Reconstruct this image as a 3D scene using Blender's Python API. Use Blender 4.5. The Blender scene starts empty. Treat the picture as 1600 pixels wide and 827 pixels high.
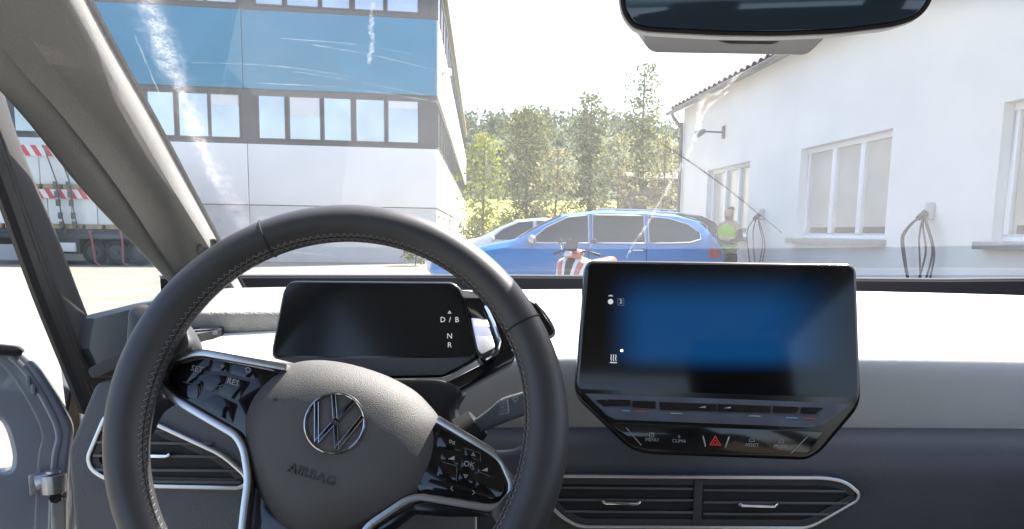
import bpy, bmesh, math, random
from mathutils import Vector, Matrix
R_ = math.radians
random.seed(7)
S = bpy.context.scene
COL = S.collection

# ---------------------------------------------------------------- camera, sky, sun, exposure
FPX, CX, CY = 1155.0, 800.0, 515.0          # focal length and principal point in photo pixels
PITCH, ROLL, EYE = R_(7.5), R_(0.8), 1.2
cp, sp = math.cos(PITCH), math.sin(PITCH)
MC = Matrix.Translation((0, 0, EYE)) @ Matrix.Rotation(-ROLL, 4, 'Y')   # the car's frame: origin at the eye
MW = Matrix.Identity(4)
cam = bpy.data.cameras.new('camera'); camo = bpy.data.objects.new('camera', cam); COL.objects.link(camo)
camo.matrix_world = MC @ Matrix.Rotation(math.pi/2 - PITCH, 4, 'X')
cam.sensor_width = 36; cam.lens = 36*FPX/1600; cam.shift_y = (CY-413.5)/1600
cam.clip_start = 0.02; cam.clip_end = 3000
S.camera = camo

SUN_EL, SUN_AZ = R_(56), R_(46)              # azimuth from +Y (ahead) towards +X (right)
w = bpy.data.worlds.new('World'); S.world = w; w.use_nodes = True
nt = w.node_tree; bgn = nt.nodes['Background']
sky = nt.nodes.new('ShaderNodeTexSky'); sky.sky_type = 'NISHITA'; sky.sun_disc = False
sky.sun_elevation = SUN_EL; sky.sun_rotation = SUN_AZ; sky.dust_density = 3.0; sky.air_density = 1.0
nt.links.new(sky.outputs[0], bgn.inputs[0]); bgn.inputs[1].default_value = 0.13
sl = bpy.data.lights.new('sun', 'SUN'); sl.energy = 5.0; sl.angle = R_(0.5); sl.color = (1, .95, .87)
slo = bpy.data.objects.new('sun', sl); COL.objects.link(slo)
sdir = Vector((math.sin(SUN_AZ)*math.cos(SUN_EL), math.cos(SUN_AZ)*math.cos(SUN_EL), math.sin(SUN_EL)))
slo.rotation_euler = sdir.to_track_quat('Z', 'Y').to_euler(); slo.location = (0, 0, 30)
S.view_settings.view_transform = 'Standard'; S.view_settings.look = 'None'
S.view_settings.gamma = 1; S.view_settings.use_curve_mapping = False
S.view_settings.exposure = 1.7
S.render.engine = 'CYCLES'
S.cycles.max_bounces = 8; S.cycles.transparent_max_bounces = 24
S.cycles.caustics_reflective = False; S.cycles.caustics_refractive = False

# ---------------------------------------------------------------- pixels to directions
def cray(px, py):
    a = (px-CX)/FPX; b = (CY-py)/FPX
    return Vector((a, cp+b*sp, -sp+b*cp))
RC = MC.to_3x3()
def wray(px, py): return RC @ cray(px, py)
def Pd(px, py, d): return cray(px, py)*d                      # car frame, depth along the lens axis
def Pw(px, py, Y):                                            # world, at forward distance Y
    r = wray(px, py); return Vector((0, 0, EYE)) + r*(Y/r.y)
def zrow(py, y):                                              # car frame height at forward y for an image row
    r = cray(800, py); return r.z/r.y*y
class Fr:
    """plane with u (right), v (up), n (towards the viewer)"""
    def __init__(s, o, n, up=(0, 0, 1)):
        s.o = Vector(o); s.n = Vector(n).normalized(); up = Vector(up)
        s.v = (up - s.n*up.dot(s.n)).normalized(); s.u = s.v.cross(s.n)
    def px(s, x, y, w=0):
        r = cray(x, y); q = s.o + s.n*w
        h = r*(q.dot(s.n)/r.dot(s.n)) - s.o
        return (h.dot(s.u), h.dot(s.v))
    def pxs(s, L, w=0): return [s.px(x, y, w) for x, y in L]
    def p(s, u, v, w=0): return s.o + s.u*u + s.v*v + s.n*w
    def mat(s, u, v, w, rot=0):
        m = Matrix((s.u, s.v, s.n)).transposed().to_4x4(); m.translation = s.p(u, v, w)
        return m @ Matrix.Rotation(rot, 4, 'Z')

# ---------------------------------------------------------------- mesh helpers: every shape is (verts, faces)
def join(*L):
    V, F_ = [], []
    for v, f in L:
        n = len(V); V += list(v); F_ += [[i+n for i in q] for q in f]
    return V, F_
def prism(A, B):
    n = len(A); V = list(A)+list(B)
    return V, [list(range(n))[::-1], [n+i for i in range(n)]] + [[i, (i+1) % n, n+(i+1) % n, n+i] for i in range(n)]
def plate(fr, pts, w0, w1): return prism([fr.p(u, v, w0) for u, v in pts], [fr.p(u, v, w1) for u, v in pts])
def rpoly(pts, r, n=5):
    out = []; N = len(pts)
    for i in range(N):
        p0, p1, p2 = Vector(pts[i-1]), Vector(pts[i]), Vector(pts[(i+1) % N])
        a = (p0-p1); b = (p2-p1); la, lb = a.length, b.length
        if la < 1e-9 or lb < 1e-9: continue
        rr = r[i] if isinstance(r, (list, tuple)) else r
        d = min(rr, la*.48, lb*.48)
        if d < 1e-6: out.append(tuple(p1)); continue
        s = p1+a/la*d; e = p1+b/lb*d
        for k in range(n+1):
            t = k/n; q = s*(1-t)**2 + p1*2*t*(1-t) + e*t*t
            out.append(tuple(q))
    return out
def area2(p): return sum(p[i-1][0]*p[i][1]-p[i][0]*p[i-1][1] for i in range(len(p)))
def inset(pts, d):
    N = len(pts); s = 1 if area2(pts) > 0 else -1; out = []
    for i in range(N):
        a = (Vector(pts[i])-Vector(pts[i-1])); b = (Vector(pts[(i+1) % N])-Vector(pts[i]))
        if a.length < 1e-9: a = b
        if b.length < 1e-9: b = a
        a.normalize(); b.normalize()
        na = Vector((-a.y, a.x)); nb = Vector((-b.y, b.x)); m = (na+nb)
        if m.length < 1e-6: m = na
        m.normalize(); k = 1/max(.5, m.dot(na))
        out.append(tuple(Vector(pts[i]) + m*(s*d*k)))
    return out
def rplate(fr, pts, w0, w1, rr, n=6):
    """plate whose front edge is rolled over with radius rr"""
    L = [[fr.p(u, v, w0) for u, v in pts]]
    for k in range(n+1):
        a = math.pi/2*k/n; q = inset(pts, rr*(1-math.cos(a))); L.append([fr.p(u, v, w1-rr+rr*math.sin(a)) for u, v in q])
    V, F_ = grid(L, True); m = len(pts); F_.append([(len(L)-1)*m+i for i in range(m)]); F_.append(list(range(m))[::-1])
    return V, F_
def ring(fr, outer, inner, w0, w1):
    n = len(outer)
    V = [fr.p(u, v, w0) for u, v in outer]+[fr.p(u, v, w1) for u, v in outer]+[fr.p(u, v, w1) for u, v in inner]+[fr.p(u, v, w0) for u, v in inner]
    F_ = []
    for i in range(n):
        j = (i+1) % n
        for k in range(4):
            l = (k+1) % 4; F_.append([k*n+i, k*n+j, l*n+j, l*n+i])
    return V, F_
def dome(fr, pts, prof):
    c = Vector((sum(p[0] for p in pts)/len(pts), sum(p[1] for p in pts)/len(pts))); n = len(pts)
    V, F_ = [], []
    for s, wz in prof:
        for p in pts:
            q = c+(Vector(p)-c)*s; V.append(fr.p(q.x, q.y, wz))
    for k in range(len(prof)-1):
        for i in range(n):
            j = (i+1) % n; F_.append([k*n+i, k*n+j, (k+1)*n+j, (k+1)*n+i])
    F_.append([(len(prof)-1)*n+i for i in range(n)]); F_.append([i for i in range(n)][::-1])
    return V, F_
def ribbon(fr, path, wd, w0, w1):
    P = [Vector(p) for p in path]; L, Rr = [], []
    for i, p in enumerate(P):
        a = P[max(i-1, 0)]; b = P[min(i+1, len(P)-1)]
        t = (b-a).normalized(); nrm = Vector((-t.y, t.x))
        h = (wd[i] if isinstance(wd, (list, tuple)) else wd)/2
        L.append(tuple(p+nrm*h)); Rr.append(tuple(p-nrm*h))
    V, F_ = [], []
    for i in range(len(P)):
        V += [fr.p(*L[i], w0), fr.p(*L[i], w1), fr.p(*Rr[i], w1), fr.p(*Rr[i], w0)]
    for i in range(len(P)-1):
        for k in range(4):
            l = (k+1) % 4; F_.append([4*i+k, 4*i+l, 4*i+4+l, 4*i+4+k])
    F_.append([0, 1, 2, 3]); m = 4*(len(P)-1); F_.append([m+3, m+2, m+1, m])
    return V, F_
def smooth_path(pts, n=6):
    P = [Vector(p) for p in pts]; out = []
    for i in range(len(P)-1):
        p0 = P[max(i-1, 0)]; p1 = P[i]; p2 = P[i+1]; p3 = P[min(i+2, len(P)-1)]
        for k in range(n):
            t = k/n
            out.append(.5*((2*p1)+(p2-p0)*t+(2*p0-5*p1+4*p2-p3)*t*t+(3*p1-p0-3*p2+p3)*t**3))
    out.append(P[-1]); return out
def tube(path, r, seg=8, closed=False):
    P = [Vector(p) for p in path]; n = len(P); V, F_ = [], []
    prev = None
    for i, p in enumerate(P):
        a = P[i-1] if (i or closed) else P[i]; b = P[(i+1) % n] if (i < n-1 or closed) else P[i]
        t = (b-a)
        t = t.normalized() if t.length > 1e-9 else Vector((0, 0, 1))
        if prev is None:
            ref = Vector((0, 0, 1)) if abs(t.z) < .9 else Vector((1, 0, 0))
            x = t.cross(ref).normalized()
        else:
            x = (prev - t*prev.dot(t)); x = x.normalized() if x.length > 1e-6 else t.orthogonal().normalized()
        prev = x; y = t.cross(x)
        rr = r[i] if isinstance(r, (list, tuple)) else r
        for k in range(seg):
            q = 2*math.pi*k/seg; V.append(p+x*(rr*math.cos(q))+y*(rr*math.sin(q)))
    m = n if closed else n-1
    for i in range(m):
        for k in range(seg):
            l = (k+1) % seg; i2 = (i+1) % n
            F_.append([i*seg+k, i*seg+l, i2*seg+l, i2*seg+k])
    if not closed:
        F_.append([k for k in range(seg)][::-1]); F_.append([(n-1)*seg+k for k in range(seg)])
    return V, F_
def grid(rows, closed=False):
    n = len(rows[0]); V = [p for r in rows for p in r]; F_ = []
    for i in range(len(rows)-1):
        for k in range(n if closed else n-1):
            l = (k+1) % n; F_.append([i*n+k, i*n+l, (i+1)*n+l, (i+1)*n+k])
    return V, F_
def slab(rows, off):
    """grid with thickness: off is a vector"""
    o = Vector(off); a = grid(rows); b = grid([[p+o for p in r] for r in rows])
    n = len(rows[0]); m = len(rows); V, F_ = join(a, b); k = n*m
    edge = [i for i in range(n)]+[i*n+n-1 for i in range(1, m)]+[(m-1)*n+i for i in range(n-2, -1, -1)]+[i*n for i in range(m-2, 0, -1)]
    for i in range(len(edge)):
        p, q = edge[i], edge[(i+1) % len(edge)]; F_.append([p, q, q+k, p+k])
    return V, F_
def box(c, s, X=(1, 0, 0), Y=(0, 1, 0), Z=(0, 0, 1)):
    c = Vector(c); X = Vector(X)*s[0]/2; Y = Vector(Y)*s[1]/2; Z = Vector(Z)*s[2]/2
    return prism([c-X-Y-Z, c+X-Y-Z, c+X+Y-Z, c-X+Y-Z], [c-X-Y+Z, c+X-Y+Z, c+X+Y+Z, c-X+Y+Z])
def cyl(a, b, r, seg=16, r2=None): return tube([a, b], [r, r if r2 is None else r2], seg)
def ball(c, r, n=8, m=12):
    rx, ry, rz = r if isinstance(r, (tuple, list)) else (r, r, r); c = Vector(c); rows = []
    for i in range(n+1):
        t = math.pi*i/n
        rows.append([c+Vector((rx*math.sin(t)*math.cos(2*math.pi*k/m), ry*math.sin(t)*math.sin(2*math.pi*k/m), rz*math.cos(t))) for k in range(m)])
    return grid(rows, True)

def mesh(vf, bev=0, segs=2, smooth=True, ang=38):
    me = bpy.data.meshes.new('m')
    if isinstance(vf, bpy.types.Mesh): me = vf
    else: me.from_pydata([tuple(v) for v in vf[0]], [], vf[1])
    bm = bmesh.new(); bm.from_mesh(me)
    if not isinstance(vf, bpy.types.Mesh):
        bmesh.ops.remove_doubles(bm, verts=bm.verts, dist=1e-6)
        bmesh.ops.recalc_face_normals(bm, faces=bm.faces)
    if bev:
        ed = [e for e in bm.edges if len(e.link_faces) == 2 and e.calc_face_angle(0) > R_(28)]
        bmesh.ops.bevel(bm, geom=ed, offset=bev, segments=segs, profile=.6, affect='EDGES', clamp_overlap=True)
    bm.to_mesh(me); bm.free()
    if smooth:
        me.shade_smooth(); me.set_sharp_from_angle(angle=R_(ang))
    return me
def tag(o, label=None, cat=None, group=None, kind=None):
    if label: o['label'] = label
    if cat: o['category'] = cat
    if group: o['group'] = group
    if kind: o['kind'] = kind
    return o
def wm(o):
    m = o.matrix_basis.copy()
    while o.parent: o = o.parent; m = o.matrix_basis @ m
    return m
def thing(name, label, cat, base=(0, 0, 0), space=None, group=None):
    o = bpy.data.objects.new(name, None); COL.objects.link(o); o.empty_display_size = .05
    o.matrix_basis = (space or MW) @ Matrix.Translation(base)
    return tag(o, label, cat, group)
def obj(name, vf, m, parent=None, space=None, bev=0, smooth=True, ang=38, segs=2, base=None):
    """one mesh object; verts given in `space`; parts become local to their parent; top-level meshes get an origin at base"""
    me = mesh(vf, bev, segs, smooth, ang); me.name = name
    o = bpy.data.objects.new(name, me); COL.objects.link(o)
    sp_ = space or MW
    if parent:
        o.parent = parent; me.transform(wm(parent).inverted() @ sp_)
    else:
        b = Vector(base) if base is not None else Vector((0, 0, 0))
        me.transform(Matrix.Translation(-(sp_ @ b)) @ sp_) if base is not None else me.transform(sp_)
        if base is not None: o.location = sp_ @ b
    if m: me.materials.append(m)
    return o
def share(name, me, parent, loc=(0, 0, 0), rz=0, scale=None):
    o = bpy.data.objects.new(name, me); COL.objects.link(o); o.parent = parent
    o.location = loc; o.rotation_euler = (0, 0, rz)
    if scale: o.scale = scale
    return o
def copy_tree(o, parent=None):
    c = o.copy(); COL.objects.link(c); c.parent = parent
    for ch in [x for x in bpy.data.objects if x.parent == o]: copy_tree(ch, c)
    return c
def text_mesh(s, size, ext=.0003, bold=0):
    cu = bpy.data.curves.new('t', 'FONT'); cu.body = s; cu.size = size; cu.extrude = ext; cu.offset = bold
    cu.align_x = 'CENTER'; cu.align_y = 'CENTER'; cu.resolution_u = 2
    o = bpy.data.objects.new('t', cu); COL.objects.link(o)
    dg = bpy.context.evaluated_depsgraph_get()
    me = bpy.data.meshes.new_from_object(o.evaluated_get(dg))
    bpy.data.objects.remove(o); bpy.data.curves.remove(cu)
    return me
def lettering(name, s, fr, px, py, size, m, parent, w=0, rot=0, ext=.0003, sx=1, bold=0):
    me = text_mesh(s, size, ext, bold); u, v = fr.px(px, py, w)
    me.transform(fr.mat(u, v, w, rot) @ Matrix.Diagonal((sx, 1, 1, 1)))
    return obj(name, me, m, parent, MC, smooth=False)

# ---------------------------------------------------------------- materials
def mat(name, col, rough=.5, metal=0, spec=.5, coat=0, var=None, bump=None, emis=None, trans=0):
    m = bpy.data.materials.new(name); m.use_nodes = True; t = m.node_tree; b = t.nodes['Principled BSDF']
    b.inputs['Base Color'].default_value = (*col, 1); b.inputs['Roughness'].default_value = rough
    b.inputs['Metallic'].default_value = metal; b.inputs['Specular IOR Level'].default_value = spec
    b.inputs['Coat Weight'].default_value = coat; b.inputs['Coat Roughness'].default_value = .04
    tc = t.nodes.new('ShaderNodeTexCoord')
    if var:                                   # (scale, amount[, second scale])
        nz = t.nodes.new('ShaderNodeTexNoise'); nz.inputs['Scale'].default_value = var[0]; nz.inputs['Detail'].default_value = 6
        t.links.new(tc.outputs['Object'], nz.inputs['Vector'])
        mr = t.nodes.new('ShaderNodeMapRange'); mr.inputs[1].default_value = .3; mr.inputs[2].default_value = .7
        mr.inputs[3].default_value = 1-var[1]; mr.inputs[4].default_value = 1+var[1]
        t.links.new(nz.outputs[0], mr.inputs[0])
        mx = t.nodes.new('ShaderNodeVectorMath'); mx.operation = 'SCALE'; mx.inputs[0].default_value = col
        t.links.new(mr.outputs[0], mx.inputs['Scale']); t.links.new(mx.outputs[0], b.inputs['Base Color'])
        rr = t.nodes.new('ShaderNodeMapRange'); rr.inputs[3].default_value = max(0, rough-.08); rr.inputs[4].default_value = min(1, rough+.08)
        t.links.new(nz.outputs[0], rr.inputs[0]); t.links.new(rr.outputs[0], b.inputs['Roughness'])
    if bump:                                  # (kind, scale, distance, strength)
        k, sc, dist, st = bump
        if k == 'noise':
            bz = t.nodes.new('ShaderNodeTexNoise'); bz.inputs['Scale'].default_value = sc; bz.inputs['Detail'].default_value = 3; out = bz.outputs[0]
        elif k == 'cell':
            bz = t.nodes.new('ShaderNodeTexVoronoi'); bz.inputs['Scale'].default_value = sc; out = bz.outputs['Distance']
        else:
            bz = t.nodes.new('ShaderNodeTexWave'); bz.inputs['Scale'].default_value = sc; bz.bands_direction = 'Z'; out = bz.outputs[1]
        t.links.new(tc.outputs['Object'], bz.inputs['Vector'])
        bp = t.nodes.new('ShaderNodeBump'); bp.inputs['Distance'].default_value = dist; bp.inputs['Strength'].default_value = st
        t.links.new(out, bp.inputs['Height']); t.links.new(bp.outputs[0], b.inputs['Normal'])
    if emis:
        b.inputs['Emission Color'].default_value = (*emis[0], 1); b.inputs['Emission Strength'].default_value = emis[1]
    return m
M = {}
M['rubber'] = mat('rubber', (.018, .018, .02), .55)
M['leather'] = mat('leather', (.052, .052, .056), .42, spec=.5, bump=('cell', 1100, .0003, .2), var=(25, .08))
M['hubskin'] = mat('hub_skin', (.105, .103, .102), .58, bump=('cell', 1300, .0004, .5), var=(30, .06))
M['thread'] = mat('thread', (.36, .36, .36), .8)
M['alu'] = mat('satin_aluminium', (.62, .62, .64), .28, metal=1)
M['chrome'] = mat('chrome', (.75, .76, .78), .08, metal=1)
M['dchrome'] = mat('dark_chrome', (.42, .43, .46), .14, metal=1)
M['gloss'] = mat('piano_black', (.006, .006, .008), .06, spec=.5, coat=.4)
M['gloss2'] = mat('piano_black_smudged', (.008, .009, .012), .12, spec=.5, coat=.5, var=(40, .3))
M['bezel'] = mat('gloss_bezel', (.006, .006, .008), .15, spec=.8)
M['black'] = mat('matt_black', (.012, .012, .013), .6)
M['pad'] = mat('soft_grey_plastic', (.11, .115, .125), .55, bump=('cell', 650, .0005, .5), var=(14, .06))
M['padwhite'] = mat('pale_dash_skin', (.62, .63, .62), .5, bump=('cell', 600, .0004, .35), var=(9, .03))
M['hood'] = mat('grey_dash_fabric', (.23, .225, .21), .8, bump=('cell', 380, .001, .9), var=(60, .12))
M['cowl'] = mat('cowl_black', (.02, .021, .023), .95, spec=.05)
M['pillar'] = mat('pillar_cloth', (.20, .198, .193), .92, bump=('noise', 900, .0012, .8), var=(700, .16))
M['pillar2'] = mat('frame_trim', (.055, .054, .056), .6, bump=('cell', 800, .0004, .4))
M['paint'] = mat('silver_blue_paint', (.28, .31, .36), .33, metal=.35, coat=.5, var=(9, .08))
M['steel'] = mat('zinc_steel', (.42, .43, .45), .36, metal=.9, var=(60, .12))
M['mirror'] = mat('dimmed_mirror', (.07, .11, .165), .06, metal=.55)
M['lightgrey'] = mat('light_grey_plastic', (.33, .32, .31), .55)
M['screen'] = mat('screen_glass', (.016, .0165, .017), .13, spec=.5)
M['white_ink'] = mat('lit_symbol_white', (.7, .7, .7), .5, emis=((1, 1, 1), .12))
M['ink'] = mat('printed_symbol_white', (.45, .45, .46), .5)
M['ink_dim'] = mat('printed_symbol_grey', (.35, .36, .38), .5)
M['emboss'] = mat('embossed_letters', (.06, .06, .06), .5)
M['red_ink'] = mat('lit_symbol_red', (.6, .03, .03), .5, emis=((1, .08, .07), .08))
M['red_mark'] = mat('red_mark', (.5, .08, .06), .4)
M['blue_mark'] = mat('blue_mark', (.2, .32, .6), .4)
M['carpet'] = mat('black_carpet', (.02, .02, .021), .95)
M['liner'] = mat('roof_cloth', (.3, .29, .27), .95)

def glass_mat(name, film, tint=(1, 1, 1), refl=1.0):
    """thin pane: clear, a mirror-like reflection that grows at grazing angles, and a thin dust film that scatters sunlight"""
    m = bpy.data.materials.new(name); m.use_nodes = True; t = m.node_tree; t.nodes.clear()
    N = t.nodes.new; L = t.links.new
    out = N('ShaderNodeOutputMaterial'); tr = N('ShaderNodeBsdfTransparent'); tr.inputs[0].default_value = (*tint, 1)
    gl = N('ShaderNodeBsdfGlossy'); gl.inputs['Roughness'].default_value = 0.0
    tl = N('ShaderNodeBsdfTranslucent'); tl.inputs[0].default_value = (.9, .9, .9, 1)
    geo = N('ShaderNodeNewGeometry'); dot = N('ShaderNodeVectorMath'); dot.operation = 'DOT_PRODUCT'
    L(geo.outputs['Incoming'], dot.inputs[0]); L(geo.outputs['Normal'], dot.inputs[1])
    ab = N('ShaderNodeMath'); ab.operation = 'ABSOLUTE'; L(dot.outputs['Value'], ab.inputs[0])
    om = N('ShaderNodeMath'); om.operation = 'SUBTRACT'; om.inputs[0].default_value = 1; L(ab.outputs[0], om.inputs[1])
    pw = N('ShaderNodeMath'); pw.operation = 'POWER'; pw.inputs[1].default_value = 5; L(om.outputs[0], pw.inputs[0])
    ma = N('ShaderNodeMath'); ma.operation = 'MULTIPLY_ADD'; ma.inputs[1].default_value = .92*refl; ma.inputs[2].default_value = .06*refl
    ma.use_clamp = True; L(pw.outputs[0], ma.inputs[0])
    tc = N('ShaderNodeTexCoord'); nz = N('ShaderNodeTexNoise'); nz.inputs['Scale'].default_value = 6; nz.inputs['Detail'].default_value = 8
    L(tc.outputs['Object'], nz.inputs['Vector'])
    mr = N('ShaderNodeMapRange'); mr.inputs[1].default_value = .25; mr.inputs[2].default_value = .75
    mr.inputs[3].default_value = film*.6; mr.inputs[4].default_value = film*1.4; L(nz.outputs[0], mr.inputs[0])
    m1 = N('ShaderNodeMixShader'); L(mr.outputs[0], m1.inputs[0]); L(tr.outputs[0], m1.inputs[1]); L(tl.outputs[0], m1.inputs[2])
    m2 = N('ShaderNodeMixShader'); L(ma.outputs[0], m2.inputs[0]); L(m1.outputs[0], m2.inputs[1]); L(gl.outputs[0], m2.inputs[2])
    L(m2.outputs[0], out.inputs[0]); return m
M['windshield'] = glass_mat('dusty_windshield_glass', .024, refl=.46)
M['glass'] = glass_mat('side_glass', .03, (.97, .99, .98), .6)
def smear_mat(name, lo, hi, amount, scale=60, col=.85):
    m = bpy.data.materials.new(name); m.use_nodes = True; t = m.node_tree; t.nodes.clear(); N = t.nodes.new; L = t.links.new
    out = N('ShaderNodeOutputMaterial'); tr = N('ShaderNodeBsdfTransparent'); tl = N('ShaderNodeBsdfTranslucent'); df = N('ShaderNodeBsdfDiffuse')
    tl.inputs[0].default_value = (col, col, col, 1); df.inputs[0].default_value = (col, col, col, 1)
    ad = N('ShaderNodeMixShader'); ad.inputs[0].default_value = .5; L(tl.outputs[0], ad.inputs[1]); L(df.outputs[0], ad.inputs[2])
    tc = N('ShaderNodeTexCoord'); nz = N('ShaderNodeTexNoise'); nz.inputs['Scale'].default_value = scale; nz.inputs['Detail'].default_value = 10; nz.inputs['Roughness'].default_value = .7
    L(tc.outputs['Object'], nz.inputs['Vector'])
    mr = N('ShaderNodeMapRange'); mr.inputs[1].default_value = lo; mr.inputs[2].default_value = hi; mr.inputs[3].default_value = 0; mr.inputs[4].default_value = amount
    L(nz.outputs[0], mr.inputs[0])
    n2 = N('ShaderNodeTexNoise'); n2.inputs['Scale'].default_value = scale*.22; n2.inputs['Detail'].default_value = 4; L(tc.outputs['Object'], n2.inputs['Vector'])
    m2 = N('ShaderNodeMapRange'); m2.inputs[1].default_value = .3; m2.inputs[2].default_value = .62; L(n2.outputs[0], m2.inputs[0])
    sx = N('ShaderNodeSeparateXYZ'); L(tc.outputs['UV'], sx.inputs[0])
    f1 = N('ShaderNodeMath'); f1.operation = 'MULTIPLY_ADD'; f1.inputs[1].default_value = 2; f1.inputs[2].default_value = -1; L(sx.outputs[0], f1.inputs[0])
    f2 = N('ShaderNodeMath'); f2.operation = 'ABSOLUTE'; L(f1.outputs[0], f2.inputs[0])
    f3 = N('ShaderNodeMapRange'); f3.inputs[1].default_value = 1; f3.inputs[2].default_value = .35; L(f2.outputs[0], f3.inputs[0])
    f4 = N('ShaderNodeMath'); f4.operation = 'MULTIPLY'; L(f3.outputs[0], f4.inputs[0]); L(m2.outputs[0], f4.inputs[1])
    f5 = N('ShaderNodeMath'); f5.operation = 'MULTIPLY'; L(f4.outputs[0], f5.inputs[0]); L(mr.outputs[0], f5.inputs[1])
    mx = N('ShaderNodeMixShader'); L(f5.outputs[0], mx.inputs[0]); L(tr.outputs[0], mx.inputs[1]); L(ad.outputs[0], mx.inputs[2]); L(mx.outputs[0], out.inputs[0])
    return m
M['smear'] = smear_mat('dried_smear', .36, .78, .22, 300)
M['scratch'] = smear_mat('fine_scratch', .35, .65, .22, 60)
M['streak'] = smear_mat('dried_drip', .36, .66, .38, 420)

def leaf_mat(name, c1, c2):
    m = bpy.data.materials.new(name); m.use_nodes = True; t = m.node_tree; t.nodes.clear(); N = t.nodes.new; L = t.links.new
    out = N('ShaderNodeOutputMaterial'); geo = N('ShaderNodeNewGeometry'); mx = N('ShaderNodeMix'); mx.data_type = 'RGBA'
    mx.inputs[6].default_value = (*c1, 1); mx.inputs[7].default_value = (*c2, 1); L(geo.outputs['Random Per Island'], mx.inputs[0])
    df = N('ShaderNodeBsdfDiffuse'); tl = N('ShaderNodeBsdfTranslucent'); L(mx.outputs[2], df.inputs[0]); L(mx.outputs[2], tl.inputs[0])
    ms = N('ShaderNodeMixShader'); ms.inputs[0].default_value = .55; L(df.outputs[0], ms.inputs[1]); L(tl.outputs[0], ms.inputs[2]); L(ms.outputs[0], out.inputs[0])
    return m
M['leaf_pine'] = leaf_mat('pine_needles', (.07, .095, .035), (.20, .205, .075))
M['leaf_birch'] = leaf_mat('young_leaves', (.13, .17, .03), (.28, .29, .05))
M['leaf_pale'] = leaf_mat('pale_dry_leaves', (.17, .17, .08), (.3, .28, .15))
M['leaf_hill'] = leaf_mat('hill_forest', (.09, .115, .075), (.15, .175, .105))
M['leaf_bush'] = leaf_mat('bush_leaves', (.1, .12, .04), (.22, .22, .09))
M['bark'] = mat('bark', (.13, .1, .075), .9, bump=('noise', 30, .02, .8))

# ================================================================= THE SETTING
M['yard'] = mat('yard_concrete', (.20, .188, .162), .9, var=(.6, .14), bump=('noise', 60, .01, .4))
M['meadow'] = mat('meadow', (.30, .29, .045), .95, var=(.12, .25), bump=('noise', 3, .3, .6))
M['hill'] = mat('hill_soil', (.05, .07, .03), .95, var=(.03, .2))
rows = []
ys = [-60, -10, 0, 10, 20, 30, 45, 60]
for y in ys: rows.append([Vector((x, y, 0)) for x in (-300, -60, -20, 0, 20, 60, 300)])
tag(obj('yard_ground', grid(rows), M['yard'], smooth=False), kind='structure')
def meadow_z(y): return -0.02 + max(0, (y-52))*.045 + max(0, (y-90))*.04
rows = [[Vector((x, y, meadow_z(y) - (0.03 if y <= 52 else 0))) for x in range(-300, 301, 60)] for y in (58, 66, 75, 90, 110, 130, 150, 180, 220)]
tag(obj('meadow', grid(rows), M['meadow']), kind='structure')
def hill_z(x, y):
    t = min(1, max(0, (y-170)/150)); s = t*t*(3-2*t)
    return 9 + s*(31 - .06*(x-0) + 4*math.sin(x*.018+1) + 2*math.sin(x*.05))
rows = [[Vector((x, y, hill_z(x, y) - (8 if y == 150 else 0))) for x in range(-700, 701, 25)] for y in range(150, 520, 20)]
tag(obj('hill', grid(rows), M['hill']), kind='structure')

# ================================================================= LEFT BUILDING (blue and white works block)
M['bwhite'] = mat('white_cladding', (.75, .745, .73), .5, var=(.8, .03))
M['bblue'] = mat('blue_cladding', (.0, .20, .355), .42, var=(.7, .06))
M['bdark'] = mat('dark_window_band', (.075, .077, .08), .5, var=(2, .1))
M['bplinth'] = mat('pale_plinth', (.62, .61, .59), .8, var=(1.5, .06))
M['bpane'] = mat('pale_office_pane', (.50, .54, .58), .06, metal=.7, var=(.5, .22))
M['bblind'] = mat('white_roller_blind', (.7, .72, .73), .7)
M['broof'] = mat('roof_edge_metal', (.2, .19, .18), .6)
class Wall:
    def __init__(s, C, d, n): s.C = Vector(C); s.d = Vector(d).normalized(); s.n = Vector(n).normalized()
    def b(s, t0, t1, z0, z1, d0, d1):
        f = lambda t, z, q: s.C + s.d*t + s.n*q + Vector((0, 0, z))
        return prism([f(t0, z0, d0), f(t1, z0, d0), f(t1, z0, d1), f(t0, z0, d1)], [f(t0, z1, d0), f(t1, z1, d0), f(t1, z1, d1), f(t0, z1, d1)])
    def t(s, px, py=300):            # pixel column to distance along the wall
        r = wray(px, py); a, b = r.x, r.y; C, d = s.C, s.d
        k = (C.x*b - C.y*a)/(d.y*a - d.x*b); return k
    def z(s, px, py):
        t = s.t(px, py); q = s.C+s.d*t; r = wray(px, py); return EYE + r.z*q.y/r.y
YC = 28.0
c0 = Pw(683, 361, YC); C0 = Vector((c0.x, YC, 0))
a8 = R_(8)
W1 = Wall(C0, (-math.cos(a8), -math.sin(a8), 0), (math.sin(a8), -math.cos(a8), 0))
a2 = R_(2.4)
W2 = Wall(C0, (-math.sin(a2), math.cos(a2), 0), (math.cos(a2), math.sin(a2), 0))
ZL0, ZL1, ZU0, ZU1, ZT = 4.2, 5.95, 8.87, 10.55, 11.2
T1, T2 = 15.5, 52.0
lb = thing('office_building', 'large blue and white clad works building with dark window bands', 'building', C0)
def P3(t, q, z): return C0 + W1.d*t + W2.d*q + Vector((0, 0, z))
obj('core', prism([P3(.25, .25, 0), P3(T1-.05, .25, 0), P3(T1-.05, T2-.2, 0), P3(.25, T2-.2, 0)], [P3(.25, .25, ZT-.1), P3(T1-.05, .25, ZT-.1), P3(T1-.05, T2-.2, ZT-.1), P3(.25, T2-.2, ZT-.1)]), M['bdark'], lb, smooth=False)
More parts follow.
